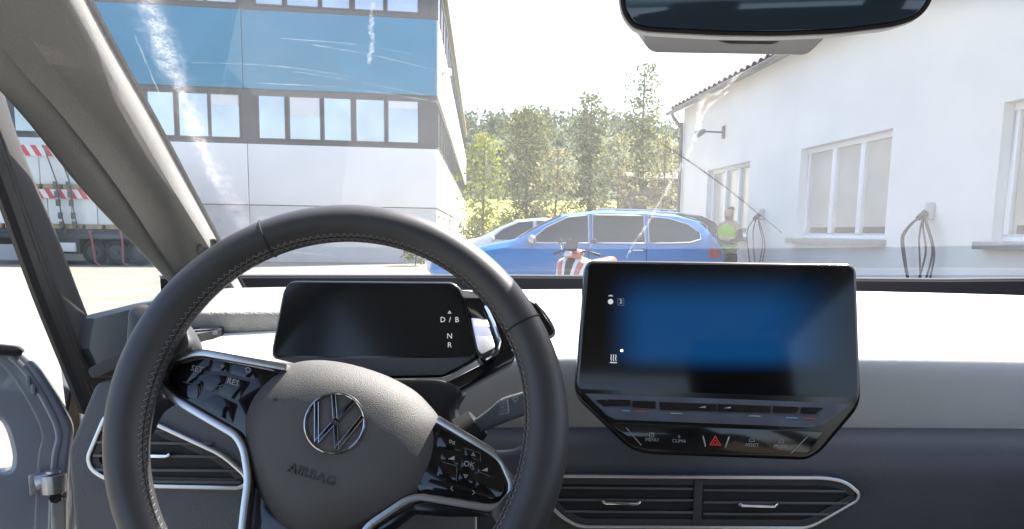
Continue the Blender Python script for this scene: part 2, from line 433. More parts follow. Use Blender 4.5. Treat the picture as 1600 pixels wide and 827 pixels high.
obj('roof_edge', prism([P3(-.12, -.12, ZT-.12), P3(T1, -.12, ZT-.12), P3(T1, T2, ZT-.12), P3(-.12, T2, ZT-.12)], [P3(-.12, -.12, ZT+.12), P3(T1, -.12, ZT+.12), P3(T1, T2, ZT+.12), P3(-.12, T2, ZT+.12)]), M['broof'], lb, smooth=False)
tj = [0.012, W1.t(388, 270), W1.t(388, 270)+5.45, T1]
for i in range(3):
    g = .012
    obj('white_panel', W1.b(tj[i]+g, tj[i+1]-g, 2.06, ZL0, -.24, 0.02), M['bwhite'], lb, bev=.01)
    obj('plinth_panel', W1.b(tj[i]+g, tj[i+1]-g, 0, 2.03, -.24, -.03), M['bplinth'], lb, smooth=False)
tb = [0.012, W1.t(379, 100), W1.t(379, 100)+5.45, T1]
for i in range(3): obj('blue_panel', W1.b(tb[i]+.012, tb[i+1]-.012, ZL1+.17, ZU0-.1, -.24, 0.03), M['bblue'], lb, bev=.01)
for z0, z1 in ((ZL0, ZL1+.17), (ZU0-.1, ZT-.13)):
    obj('window_band', W1.b(.012, T1, z0+.004, z1-.004, -.24, -.06), M['bdark'], lb, smooth=False)
cols = [(607, 653), (557, 600), (507, 548), (453, 500), (405, 445), (330, 374), (280, 325), (232, 272)]
tw = [(W1.t(b, 200), W1.t(a, 200)) for a, b in cols]
pitch = tw[4][1]-tw[0][1]
tw += [(tw[0][0]+10.2+i*1.22, tw[0][1]+10.2+i*1.22) for i in range(3)]
def window(W, t0, t1, z0, z1, par, blind=0, pane='bpane', fr='bdark', d=-.06, fw=.05):
    f = obj('window', join(W.b(t0-fw, t1+fw, z0-fw, z0, d, d+.05), W.b(t0-fw, t1+fw, z1, z1+fw, d, d+.05), W.b(t0-fw, t0, z0, z1, d, d+.05), W.b(t1, t1+fw, z0, z1, d, d+.05)), M[fr], par, smooth=False)
    obj('pane', W.b(t0, t1, z0, z1, d+.003, d+.014), M[pane], f, smooth=False)
    if blind: obj('blind', W.b(t0+.01, t1-.01, z1-(z1-z0)*blind, z1-.01, d+.015, d+.02), M['bblind'], f, smooth=False)
    return f
bl = [.0, .35, 0, .0, .6, 0, .3, 0, .5, 0, 0]
bl2 = [.18, 0, 0, .45, 0, .25, 0, 0, .3, 0, 0]
for i, (t0, t1) in enumerate(tw):
    window(W1, t0, t1, ZL0+.22, ZL1-.06, lb, bl2[i])
    window(W1, t0, t1, ZU0+.14, ZU1, lb, bl[i])
# long side running away
n2 = 14
for i in range(n2):
    q0 = .04+i*(T2-.3)/n2; q1 = q0+(T2-.3)/n2-.03
    obj('white_panel', W2.b(q0, q1, 2.06, ZL0, -.24, .02), M['bwhite'], lb, smooth=False)
    obj('plinth_panel', W2.b(q0, q1, 0, 2.03, -.24, -.03), M['bplinth'], lb, smooth=False)
    obj('white_panel', W2.b(q0, q1, ZL1+.17, ZU0-.1, -.24, .03), M['bwhite'], lb, smooth=False)
for z0, z1 in ((ZL0, ZL1+.17), (ZU0-.1, ZT-.13)):
    obj('window_band', W2.b(.012, T2-.25, z0+.004, z1-.004, -.24, -.06), M['bdark'], lb, smooth=False)
for i in range(22):
    q = 1.0+i*2.28
    window(W2, q, q+1.75, ZL0+.22, ZL1-.06, lb); window(W2, q, q+1.75, ZU0+.14, ZU1, lb)
    if i % 2 == 0: window(W2, q, q+1.4, .9, 1.75, lb)
obj('flood_lamp', join(W2.b(2.2, 2.75, 7.4, 7.58, .03, .42), W2.b(2.4, 2.5, 7.3, 7.5, .0, .1)), M['bplinth'], lb, bev=.02)

# ================================================================= RIGHT BUILDING (white rendered, tiled roof)
M['render'] = mat('white_render', (.80, .785, .745), .85, var=(.7, .06), bump=('noise', 60, .003, .25))
M['wframe'] = mat('white_window_frame', (.8, .8, .8), .35)
M['rpane'] = mat('pane_with_pale_blind', (.52, .49, .42), .16, spec=.6, var=(1.5, .08))
M['sill'] = mat('grey_stone_sill', (.25, .26, .26), .6, var=(8, .08))
M['tile'] = mat('brown_roof_tile', (.16, .125, .105), .75, var=(6, .2))
M['wood'] = mat('painted_eave_board', (.3, .27, .23), .7, var=(10, .1))
M['darkgap'] = mat('dark_room', (.03, .035, .04), .3)
M['zinc'] = mat('zinc_gutter', (.2, .19, .18), .5, metal=.5, var=(5, .1))
a5 = R_(5.3)
CW = Vector((6.3-.0926*19.9, 19.9, 0))
W3 = Wall(CW, (math.sin(a5), -math.cos(a5), 0), (-math.cos(a5), -math.sin(a5), 0))
TL3 = 19.0
rb = thing('rendered_building', 'low white rendered building with tiled eave and three-part windows', 'building', CW)
ZE = 4.36; ZW = ZE+.10
wins = [(1103, 1168), (1246, 1385), (1553, 1720)]
wt = [(W3.t(a, 330), W3.t(b, 330)) for a, b in wins]
wz0, wz1 = 1.17, 2.72
edges = [0.0]
for a, b in wt: edges += [a, b]
edges += [TL3]
parts = []
for i in range(0, len(edges), 2): parts.append(W3.b(edges[i], edges[i+1], 0, ZW, -.35, 0))
for a, b in wt: parts += [W3.b(a, b, 0, wz0, -.35, 0), W3.b(a, b, wz1, ZW, -.35, 0)]
obj('wall', join(*parts), M['render'], rb, smooth=False)
obj('end_wall', W3.b(0.01, .35, 0, ZE, -9, -.352), M['render'], rb, smooth=False)
obj('near_end_wall', W3.b(TL3-.35, TL3-.01, 0, ZE, -9, -.352), M['render'], rb, smooth=False)
obj('back_wall', W3.b(0.36, TL3-.36, 0, ZE, -9, -8.7), M['render'], rb, smooth=False)
for a, b in wt:
    d0, d1 = -.20, -.13; fw = .085
    f = obj('window', join(W3.b(a+.003, b-.003, wz0+.003, wz0+fw, d0, d1), W3.b(a+.003, b-.003, wz1-fw, wz1-.003, d0, d1), W3.b(a+.003, a+fw, wz0+fw, wz1-fw, d0, d1), W3.b(b-fw, b-.003, wz0+fw, wz1-fw, d0, d1)), M['wframe'], rb, bev=.006)
    n = 3; wd = (b-a-2*fw)/n
    for k in range(n):
        p0 = a+fw+k*wd
        if k: obj('mullion', W3.b(p0-.06, p0+.06, wz0+fw+.002, wz1-fw-.002, d0+.01, d1+.012), M['wframe'], f, bev=.005)
        obj('pane', W3.b(p0+.01, p0+wd-.01, wz0+fw, wz1-fw, d0-.0, d0+.02), M['rpane'], f, smooth=False)
        obj('blind_gap', W3.b(p0+.07, p0+wd-.07, wz0+fw+.004, wz0+fw+.1, d0+.021, d0+.026), M['darkgap'], f, smooth=False)
    obj('sill', W3.b(a-.1, b+.06, wz0-.09, wz0-.004, -.02, .16), M['sill'], rb, bev=.01)
# roof
def W3p(t, d, z): return CW + W3.d*t + W3.n*d + Vector((0, 0, z))
sl_ = .48
obj('roof_slab', prism([W3p(-.3, .28, ZE-.02), W3p(TL3, .28, ZE-.02), W3p(TL3, -4.6, ZE+4.88*sl_), W3p(-.4, -4.6, ZE+4.88*sl_)], [W3p(-.3, .28, ZE+.1), W3p(TL3, .28, ZE+.1), W3p(TL3, -4.6, ZE+.12+4.88*sl_), W3p(-.4, -4.6, ZE+.12+4.88*sl_)]), M['wood'], rb, smooth=False)
obj('roof_slab', prism([W3p(-.4, -9.6, ZE+.0), W3p(TL3, -9.6, ZE), W3p(TL3, -4.61, ZE+4.88*sl_), W3p(-.4, -4.61, ZE+4.88*sl_)], [W3p(-.4, -9.6, ZE+.12), W3p(TL3, -9.6, ZE+.12), W3p(TL3, -4.61, ZE+.12+4.88*sl_), W3p(-.4, -4.61, ZE+.12+4.88*sl_)]), M['tile'], rb, smooth=False)
xa = W3.d; yb = (-W3.n + Vector((0, 0, sl_))).normalized(); zc = xa.cross(yb)
if zc.z < 0: zc = -zc
tv, tf = [], []
rws = []
for k in range(9):
    u = -.15+.3*k/8; h = .03*math.cos(k/8*2*math.pi)
    rws.append([Vector((u, 0, h)), Vector((u, .42, h+.0))])
tile_me = mesh(slab(rws, (0, 0, -.022)), 0)
tile_me.materials.append(M['tile'])
rotm = Matrix((xa, yb, zc)).transposed()
for r in range(5):
    for i in range(64):
        o = bpy.data.objects.new('roof_tile', tile_me); COL.objects.link(o); o.parent = rb
        p = W3p(-.18+i*.302, .32, ZE+.145) + yb*(r*.35) + zc*(.0+.012*r*0)
        mm = rotm.to_4x4() @ Matrix.Rotation(R_(-3.5+random.uniform(-.5, .5)), 4, 'X')
        mm.translation = p - CW + Vector((0, 0, random.uniform(-.004, .004))); o.matrix_basis = mm
rest = []
for i in range(64):
    t0 = -.43+i*.302
    rest.append(prism([W3p(t0, .32-1.55, ZE+.13+1.55*sl_), W3p(t0+.14, .32-1.55, ZE+.19+1.55*sl_), W3p(t0+.29, .32-1.55, ZE+.13+1.55*sl_)],
                      [W3p(t0, -4.6, ZE+.14+4.88*sl_), W3p(t0+.14, -4.6, ZE+.2+4.88*sl_), W3p(t0+.29, -4.6, ZE+.14+4.88*sl_)]))
tag(obj('upper_roof_tiles', join(*rest), M['tile'], rb), kind='stuff')
obj('gutter', tube([W3p(-.3, .36, ZE-.0), W3p(TL3, .36, ZE-.0)], .05, 10), M['zinc'], rb)
obj('downpipe', tube(smooth_path([W3p(.12, .35, ZE-.06), W3p(.12, .32, ZE-.15), W3p(.12, .11, ZE-.4), W3p(.12, .09, ZE-.6), W3p(.12, .09, .1)]), .045, 10), M['zinc'], rb)
# wall lamp
tl = W3.t(1132, 205); zl = W3.z(1132, 207)
wl = thing('wall_lamp', 'small grey spotlight on an arm high on the white wall', 'lamp', W3p(tl, .0, zl))
obj('bracket', W3.b(tl-.05, tl+.05, zl-.14, zl+.14, .002, .05), M['zinc'], wl, bev=.008)
obj('arm', tube([W3p(tl, .04, zl), W3p(tl-.1, .45, zl+.02)], .02, 8), M['zinc'], wl)
obj('head', tube([W3p(tl-.1, .4, zl+.04), W3p(tl-.12, .5, zl-.0), W3p(tl-.14, .6, zl-.05)], [.04, .07, .085], 12), M['sill'], wl)
# charging cables
M['cable'] = mat('charging_cable', (.03, .035, .04), .5)
M['charger'] = mat('charger_case', (.5, .5, .49), .4)
def charger(px, pyb, label, wob, hh, low):
    t = W3.t(px, pyb); z = W3.z(px, pyb)
    c = thing('wall_charger', label, 'charger', W3p(t, 0, z), None, 'charging points on the white wall')
    obj('case', W3.b(t-.055, t+.055, z-hh, z+hh, .003, .09), M['charger'], c, bev=.03, segs=3)
    obj('plug_holder', tube([W3p(t, .1, z-.02), W3p(t, .2, z-.1)], [.045, .035], 10), M['cable'], c)
    for k, (a, b, lo) in enumerate(wob):
        pts = [W3p(t, .12, z-.02), W3p(t+a, .14, z-.25), W3p(t+a*1.15, .13, (z+low)/2+.1), W3p(t+(a+b)/2, .12, low+lo), W3p(t+b*1.1, .13, (z+low)/2), W3p(t+b*.6, .16, z-.2), W3p(t+.02, .13, z-.06)]
        obj('cable', tube(smooth_path(pts, 8), .012, 8), M['cable'], c)
charger(1193, 335, 'wall charger with black hanging cable beside the standing person', [(-.35, .3, .02), (-.1, .4, .1)], .11, .35)
charger(1458, 330, 'wall charger with looped cables between two large windows', [(-.3, .22, .0), (-.34, .1, .12), (-.02, .26, .06)], .11, .4)

# ================================================================= VEGETATION
def leaves(clumps, n, size, rnd, flat=.0):
    """clumps: (centre, radius vector); n leaf faces each"""
    V, F_ = [], []
    for c, r in clumps:
        for _ in range(n):
            while True:
                d = Vector((rnd.uniform(-1, 1), rnd.uniform(-1, 1), rnd.uniform(-1, 1)))
                if d.length < 1: break
            p = c + Vector((d.x*r[0], d.y*r[1], d.z*r[2]))
            a = Vector((rnd.gauss(0, 1), rnd.gauss(0, 1), rnd.gauss(0, 1))).normalized(); b = a.orthogonal().normalized()
            b = Matrix.Rotation(rnd.uniform(0, 6.28), 3, a) @ b; c2 = a.cross(b)
            s = size*rnd.uniform(.6, 1.4); k = len(V)
            V += [p-b*s*.5, p+c2*s*.3, p+b*s*.6, p-c2*s*.3]; F_.append([k, k+1, k+2, k+3])
    return V, F_
def make_tree(name, label, base, h, rad, kind, seed, leafmat, nl=26, size=.16, nb=46, c0=.18, lean=0, group=None, cat='tree'):
    rnd = random.Random(seed); base = Vector(base)
    t = thing(name, label, cat, base, None, group)
    top = base + Vector((lean, 0, h))
    tr = [base-Vector((0, 0, .1)), base+Vector((rnd.uniform(-.1, .1), 0, h*.3)), base+Vector((lean*.5, rnd.uniform(-.1, .1), h*.65)), top-Vector((0, 0, .15))]
    trp = smooth_path(tr, 5); r0 = h*.016
    trunk = [tube(trp, [r0*(1-i/len(trp)*.9) for i in range(len(trp))], 7)]
    cl = []
    for i in range(nb):
        f = c0 + (1-c0)*((i+.5)/nb)**.9
        if kind == 'pine': rr = rad*(1.05-f)**.75*rnd.uniform(.55, 1.1)+.12
        else: rr = rad*math.sin(math.pi*min(.97, max(.06, (f-c0)/(1-c0)*.86+.14)))**.6*rnd.uniform(.5, 1.05)
        an = i*2.4+rnd.uniform(-.4, .4)
        b0 = trp[min(len(trp)-1, int(f*(len(trp)-1)))]
        e = Vector((b0.x+math.cos(an)*rr, b0.y+math.sin(an)*rr, base.z+h*f+rr*(.25 if kind == 'pine' else .4)))
        mid = b0.lerp(e, .5)+Vector((0, 0, -.05*rr))
        trunk.append(tube([b0, mid, e], [r0*.3*(1.1-f), r0*.2*(1.1-f), .006], 5))
        cs = (.30 if kind == 'pine' else .36)*rad**.5*rnd.uniform(.7, 1.25)
        cl.append((e, (cs*1.1, cs*1.1, cs*.75)))
        if rr > .5: cl.append((mid, (cs*.8, cs*.8, cs*.55)))
    obj('trunk', join(*trunk), M['bark'], t)
    obj('crown', leaves(cl, nl, size, rnd), leafmat, t, smooth=False)
    return t
def gz(y): return 0 if y < 58 else meadow_z(y)
def tree_at(px, pyt, Y, radpx, **k):
    p = Pw(px, pyt, Y); k['base'] = (p.x, Y, gz(Y)); k['h'] = p.z-gz(Y); k['rad'] = radpx*Y/FPX
    return make_tree(**k)
TG = 'trees beyond the parked cars'
tree_at(757, 212, 42, 38, name='young_tree', label='yellow green young tree next to the long white building side', kind='round', seed=3, leafmat=M['leaf_birch'], nl=24, size=.2, nb=44, c0=.22, group=TG)
tree_at(824, 172, 36, 48, name='pine_tree', label='broad rounded olive green tree beside the yellow green young tree', kind='round', seed=5, leafmat=M['leaf_pine'], nl=42, size=.16, nb=70, c0=.12, group=TG)
tree_at(925, 150, 34, 44, name='pine_tree', label='conical green pine in the middle of the tree row', kind='pine', seed=11, leafmat=M['leaf_pine'], nl=36, size=.15, nb=70, c0=.1, group=TG)
tree_at(1008, 106, 30, 56, name='pine_tree', label='tallest pine with a sparse pointed top next to the tiled eave', kind='pine', seed=23, leafmat=M['leaf_pine'], nl=30, size=.14, nb=54, c0=.14, group=TG)
tree_at(872, 232, 31, 34, name='pale_tree', label='small pale tree with dry leaves between two green trees', kind='round', seed=31, leafmat=M['leaf_pale'], nl=20, size=.14, nb=36, c0=.15, group=TG)
tree_at(968, 215, 28, 36, name='pale_tree', label='small pale tree with dry leaves below the tallest pine', kind='round', seed=37, leafmat=M['leaf_pale'], nl=20, size=.13, nb=40, c0=.12, group=TG)
tree_at(1040, 215, 26, 34, name='pale_tree', label='pale leafy tree touching the corner of the white rendered building', kind='round', seed=41, leafmat=M['leaf_pale'], nl=22, size=.12, nb=40, c0=.1, group=TG)
# hedge along the yard, in separate shrubs
slab_ = ['low dark shrub under the yellow green young tree', 'low dark shrub under the broad olive tree', 'low dark shrub below the small pale tree', 'low dark shrub under the conical pine', 'low dark shrub beside the weathered shed', 'low dark shrub in front of the weathered shed']
for i, (px, pyt, Y, rp) in enumerate([(742, 345, 46, 26), (790, 338, 44, 30), (850, 330, 42, 34), (915, 335, 43, 34), (985, 330, 38, 32), (1040, 318, 33, 28)]):
    p = Pw(px, pyt, Y)
    make_tree('shrub', slab_[i], (p.x, Y, 0), max(1.2, p.z), rp*Y/FPX, 'round', 60+i, M['leaf_pine'], 26, .17, 24, .05, group='shrubs in the hedge behind the cars', cat='shrub')
# small bush at the foot of the office building
p = Pw(648, 384, 25.6)
make_tree('bush', 'small green bush at the foot of the white panelled wall', (p.x, 25.6, 0), 1.35, .55, 'round', 77, M['leaf_bush'], 30, .1, 26, .05, cat='bush')
# dark shed at the end of the trees
M['shed'] = mat('weathered_boards', (.2, .17, .14), .9, var=(3, .25))
p0 = Pw(985, 320, 29.5); p1 = Pw(1075, 320, 29.5)
sh = thing('garden_shed', 'brown weathered shed half hidden behind the pale trees', 'shed', (p0.x, 29.5, 0))
zt = Pw(1000, 282, 29.5).z
nb_ = 14
for i in range(nb_):
    x0 = p0.x+(p1.x-p0.x)*i/nb_
    obj('board', prism([Vector((x0+.008, 29.5+.02*(i % 2), 0)), Vector((x0+(p1.x-p0.x)/nb_-.008, 29.5+.02*(i % 2), 0)), Vector((x0+(p1.x-p0.x)/nb_-.008, 29.6, 0)), Vector((x0+.008, 29.6, 0))], [Vector((x0+.008, 29.5+.02*(i % 2), zt)), Vector((x0+(p1.x-p0.x)/nb_-.008, 29.5+.02*(i % 2), zt)), Vector((x0+(p1.x-p0.x)/nb_-.008, 29.6, zt)), Vector((x0+.008, 29.6, zt))]), M['shed'], sh, smooth=False)
obj('body', box(((p0.x+p1.x)/2, 31.1, zt/2), (p1.x-p0.x-.05, 2.9, zt-.05)), M['shed'], sh, smooth=False)
obj('roof', prism([Vector((p0.x-.2, 29.3, zt)), Vector((p1.x+.2, 29.3, zt)), Vector((p1.x+.2, 32.8, zt+.5)), Vector((p0.x-.2, 32.8, zt+.5))], [Vector((p0.x-.2, 29.3, zt+.08)), Vector((p1.x+.2, 29.3, zt+.08)), Vector((p1.x+.2, 32.8, zt+.58)), Vector((p0.x-.2, 32.8, zt+.58))]), M['tile'], sh, smooth=False)
# forest on the hill: one far-off mass
rnd = random.Random(99); cl = []
for i in range(1500):
    x = rnd.uniform(-130, 190); y = rnd.uniform(172, 335)
    hh = rnd.uniform(5, 9); z = hill_z(x, y)
    cl.append((Vector((x, y, z+hh*.45)), (hh*.36, hh*.36, hh*.6)))
tag(obj('hill_forest', leaves(cl, 34, 1.5, rnd), M['leaf_hill'], smooth=False), 'distant dark green forest covering the hill', 'forest', kind='stuff')

# ================================================================= PARKED CARS
M['cblue'] = mat('blue_car_paint', (.0, .155, .46), .35, metal=.1, coat=.45)
M['cwhite'] = mat('white_car_paint', (.72, .73, .75), .3, coat=1)
M['cdark'] = mat('dark_grey_car_paint', (.05, .052, .058), .3, metal=.3, coat=1)
M['cglass'] = mat('tinted_car_glass', (.005, .02, .032), .05, spec=.3)
M['ctail'] = mat('tail_lamp_red', (.42, .012, .02), .15, coat=1)
M['chead'] = mat('headlamp_glass', (.5, .52, .55), .08, metal=.6)
M['tyre'] = mat('tyre', (.02, .02, .021), .8)
M['rim'] = mat('alloy_rim', (.4, .41, .42), .3, metal=.9)
def make_car(name, label, cat_, st, paint, loc, rz, group, side_win, mirror_x, glass_front, glass_rear, tail, handles, wheels, roof_rail=True):
    """st: stations (x, z_bottom, half_width, z_belt, half_width_belt, z_top, half_width_top)"""
    t = thing(name, label, cat_, (0, 0, 0), None, group)
    def sect(s):
        x, zb, w, zl, wl_, zt, wt_ = s
        h = [(.0, zb), (w*.9, zb), (w*.985, zb+.1), (w, zb+(zl-zb)*.45), (w*.985, zb+(zl-zb)*.78), (wl_, zl), (wt_*.985+wl_*.015, zl+(zt-zl)*.93), (wt_*.86, zt-.008*(zt-zl+.1)), (wt_*.45, zt+.012), (0, zt+.016)]
        return [Vector((x, y, z)) for y, z in h]+[Vector((x, -y, z)) for y, z in h[1:-1][::-1]]
    # interpolate stations smoothly
    fine = []
    for i in range(len(st)-1):
        for k in range(3): fine.append([Vector(p) for p in [(0, 0, 0)]] and [st[i][j]+(st[i+1][j]-st[i][j])*k/3 for j in range(7)])
    fine.append(list(st[-1]))
    rows = [sect(s) for s in fine]
    V, F_ = grid(rows, True); n = len(rows[0])
    F_.append([i for i in range(n)][::-1]); F_.append([(len(rows)-1)*n+i for i in range(n)])
    obj('body', (V, F_), paint, t, ang=34)
    def stat(x):
        for i in range(len(st)-1):
            if st[i][0] <= x <= st[i+1][0]:
                f = (x-st[i][0])/(st[i+1][0]-st[i][0]); return [st[i][j]+(st[i+1][j]-st[i][j])*f for j in range(7)]
        return list(st[-1])
    def sidept(x, z, off=.016):
        s = stat(x); _, zb, w, zl, wl_, zt, wt_ = s
        if z >= zl: f = (z-zl)/max(.01, (zt-zl)*.93); y = wl_+(wt_-wl_)*min(1, f)
        else:
            f = (z-zb)/(zl-zb); y = w if f < .45 else w+(wl_-w)*(f-.45)/.55
        return y+off
    for sgn in (1, -1):
        for poly0 in side_win:                       # list of (x, z0, z1) columns, refined so that the pane follows the body
            poly = [tuple(a+(b-a)*k/5 for a, b in zip(poly0[i], poly0[i+1])) for i in range(len(poly0)-1) for k in range(5)]+[poly0[-1]]
            rws = [[Vector((x, sgn*(sidept(x, z0+(z1-z0)*k/3)), z0+(z1-z0)*k/3)) for k in range(4)] for x, z0, z1 in poly]
            wv = obj('side_window', slab(rws, (0, -sgn*.004, 0)), M['cglass'], t)
            lo = [Vector((x, sgn*(sidept(x, z0-.012)+.004), z0-.012)) for x, z0, z1 in poly]; hi = [Vector((x, sgn*(sidept(x, z1+.01)+.004), z1+.01)) for x, z0, z1 in poly]
            obj('window_trim', tube(lo+hi[::-1], .011, 5, True), M['alu'], wv)
        mx, mz = mirror_x
        y = sidept(mx, mz, 0)
        mr = obj('wing_mirror', join(ball((mx, sgn*(y+.12), mz+.06), (.075, .115, .085), 7, 12), box((mx+.02, sgn*(y+.02), mz-.0), (.06, .12, .04))), M['rim'] if paint == M['cblue'] else paint, t)
        for hx, hz in handles:
            yy = sidept(hx, hz, .0)
            obj('door_handle', tube([Vector((hx-.1, sgn*yy, hz)), Vector((hx-.08, sgn*(yy+.035), hz)), Vector((hx+.08, sgn*(yy+.035), hz)), Vector((hx+.1, sgn*yy, hz))], .016, 8), M['chrome'], t)
        for x0, x1, z0, z1, mm_, nm in tail:
            rws = [[Vector((x0+(x1-x0)*i/3, sgn*sidept(x0+(x1-x0)*i/3, z0+(z1-z0)*k/3, .008), z0+(z1-z0)*k/3)) for k in range(4)] for i in range(4)]
            obj(nm, slab(rws, (0, -sgn*.05, 0)), mm_, t)
        if roof_rail:
            xs = [s[0] for s in st if s[5] > st[len(st)//2][5]-.12][1:-1]
            pts = [Vector((x, sgn*stat(x)[6]*.86, stat(x)[5]+.03)) for x in xs]
            obj('roof_rail', tube(pts, .014, 6), M['alu'], t)
        for dx in handles:                           # shut lines behind each handle
            x = dx[0]+.14; s = stat(x)
            pts = [Vector((x, sgn*(sidept(x, z)-.001), z)) for z in [s[1]+.08+(s[3]-s[1]-.12)*k/5 for k in range(6)]]
            obj('door_gap', tube(pts, .006, 4), M['black'], t)
    for x0, x1, nm in (glass_front+('front_window',), glass_rear+('rear_window',)):
        rws = []
        for i in range(7):
            x = x0+(x1-x0)*i/6; s = stat(x)
            rws.append([Vector((x, s[6]*.86*q, s[5]+.012+.016*(1-q*q))) for q in (-1, -.5, 0, .5, 1)])
        obj(nm, slab(rws, (0, 0, -.006)), M['cglass'], t)
    for wx in wheels:
        for sgn in (1, -1):
            wy = sgn*(stat(wx)[2]-.09)
            ty = obj('wheel', None or grid([[Vector((wx+math.cos(a)*(.25+.075*math.cos(b)*1.0+.0), wy+.1*math.sin(b), .325+math.sin(a)*(.25+.075*math.cos(b)))) for b in [k*math.pi/4 for k in range(8)]] for a in [i*math.pi/12 for i in range(25)]], True), M['tyre'], t)
            sp_l = [cyl((wx, wy+sgn*.06, .325), (wx, wy+sgn*.1, .325), .06, 10)]
            for k in range(5):
                a = k*2*math.pi/5; sp_l.append(tube([Vector((wx, wy+sgn*.085, .325)), Vector((wx+.2*math.cos(a), wy+sgn*.08, .325+.2*math.sin(a)))], [.035, .028], 6))
            obj('rim', join(*sp_l), M['rim'], ty)
    t.location = loc; t.rotation_euler = (0, 0, rz)
    return t
# blue estate: stations (x, zb, w, zbelt, wbelt, ztop, wtop); front at x=0
est = [(0, .42, .55, .60, .5, .66, .45), (.08, .30, .74, .68, .68, .74, .6), (.5, .22, .87, .80, .83, .86, .74), (1.0, .2, .9, .90, .86, .98, .78), (1.35, .2, .905, .97, .87, 1.05, .8),
       (1.8, .2, .905, 1.0, .87, 1.31, .70), (2.15, .2, .905, 1.01, .87, 1.475, .64), (2.7, .2, .905, 1.02, .87, 1.535, .63), (3.4, .2, .905, 1.03, .87, 1.53, .62), (3.95, .22, .9, 1.04, .86, 1.49, .61),
       (4.3, .26, .88, 1.05, .83, 1.40, .6), (4.55, .34, .8, 1.04, .78, 1.13, .66), (4.69, .42, .72, .86, .7, .92, .66)]
swin = [[(1.62, 1.03, 1.06), (1.85, 1.03, 1.25), (2.2, 1.035, 1.42), (2.52, 1.04, 1.455)], [(2.58, 1.04, 1.46), (3.0, 1.045, 1.46), (3.4, 1.05, 1.455)], [(3.46, 1.05, 1.45), (3.8, 1.055, 1.42), (4.1, 1.07, 1.33), (4.28, 1.12, 1.2)]]
YB = 12.5
xt = Pw(1113, 395, YB).x
GC = 'cars parked in the yard'
make_car('estate_car', 'bright blue estate car parked side-on with red tail lamps', 'car', est, M['cblue'], (xt-4.69, YB, .02), 0, GC, swin, (1.62, 1.0), (1.42, 2.1), (4.05, 4.5),
         [(4.42, 4.63, .82, .97, M['ctail'], 'tail_lamp'), (.1, .5, .62, .74, M['chead'], 'headlamp')], [(2.38, .92), (3.28, .93)], [.88, 3.57])
hat = [(0, .42, .55, .62, .5, .68, .45), (.08, .30, .74, .70, .68, .76, .6), (.5, .22, .86, .82, .82, .88, .74), (.95, .2, .89, .93, .86, 1.0, .78), (1.2, .2, .89, .98, .86, 1.06, .8),
       (1.65, .2, .89, 1.0, .86, 1.30, .70), (2.05, .2, .89, 1.01, .86, 1.47, .64), (2.6, .2, .89, 1.02, .86, 1.52, .63), (3.2, .2, .89, 1.03, .86, 1.50, .62), (3.6, .22, .89, 1.04, .86, 1.45, .61),
       (3.95, .26, .87, 1.05, .83, 1.30, .6), (4.15, .34, .8, 1.03, .78, 1.1, .66), (4.25, .42, .72, .86, .7, .92, .66)]
hwin = [[(1.5, 1.03, 1.06), (1.75, 1.03, 1.26), (2.1, 1.035, 1.41), (2.42, 1.04, 1.44)], [(2.48, 1.04, 1.445), (2.85, 1.045, 1.44), (3.2, 1.05, 1.42)], [(3.26, 1.05, 1.41), (3.5, 1.06, 1.36), (3.75, 1.1, 1.24)]]
make_car('hatchback_car', 'white hatchback parked behind the blue estate car', 'car', hat, M['cwhite'], (Pw(668, 395, 17.2).x, 17.2, .0), 0, GC, hwin, (1.5, 1.0), (1.25, 2.0), (3.65, 4.1),
         [(3.95, 4.2, .84, 1.0, M['ctail'], 'tail_lamp'), (.1, .5, .64, .76, M['chead'], 'headlamp')], [(2.3, .93), (3.1, .94)], [.82, 3.4], roof_rail=False)
suv = [(s[0]*.97, s[1]+.04, s[2], s[3]+.08, s[4], s[5]+(.13 if s[5] > 1.1 else .06), s[6]) for s in hat]
uwin = [[(x*.97, a+.09, b+.13) for x, a, b in q] for q in hwin]
make_car('dark_car', 'dark grey car with a tall roof parked close behind the blue estate car', 'car', suv, M['cdark'], (Pw(1126, 395, 14.85).x-4.12, 14.85, .0), 0, GC, uwin, (1.5, 1.1), (1.22, 1.95), (3.55, 3.98),
         [(3.84, 4.07, .94, 1.1, M['ctail'], 'tail_lamp'), (.1, .5, .7, .82, M['chead'], 'headlamp')], [(2.25, 1.02), (3.0, 1.03)], [.8, 3.3], roof_rail=True)

# ================================================================= PERSON IN A HI-VIS VEST
M['skin'] = mat('skin', (.5, .31, .23), .55)
M['hivis'] = mat('hivis_vest', (.36, .62, .04), .7, var=(20, .1))
M['navy'] = mat('dark_work_cloth', (.035, .04, .055), .85, var=(30, .15))
M['hair'] = mat('short_hair', (.12, .09, .065), .8)
M['reflect'] = mat('reflective_tape', (.6, .62, .63), .35)
M['shoe'] = mat('black_shoe', (.02, .02, .02), .5)
def skin(pts, edges, root=0, sub=2):
    me = bpy.data.meshes.new('s'); me.from_pydata([p[0] for p in pts], edges, [])
    o = bpy.data.objects.new('s', me); COL.objects.link(o)
    md = o.modifiers.new('s', 'SKIN'); md.use_smooth_shade = True
    for i, p in enumerate(pts):
        r = p[1]; me.skin_vertices[0].data[i].radius = r if isinstance(r, tuple) else (r, r)
        me.skin_vertices[0].data[i].use_root = (i == root)
    sb = o.modifiers.new('b', 'SUBSURF'); sb.levels = sub
    dg = bpy.context.evaluated_depsgraph_get(); out = bpy.data.meshes.new_from_object(o.evaluated_get(dg))
    bpy.data.objects.remove(o); return out
YP = 13.3
pp = Pw(1137, 395, YP)
per = thing('person', 'person in a yellow hi-vis vest standing with folded arms by the white wall', 'person', (0, 0, 0))
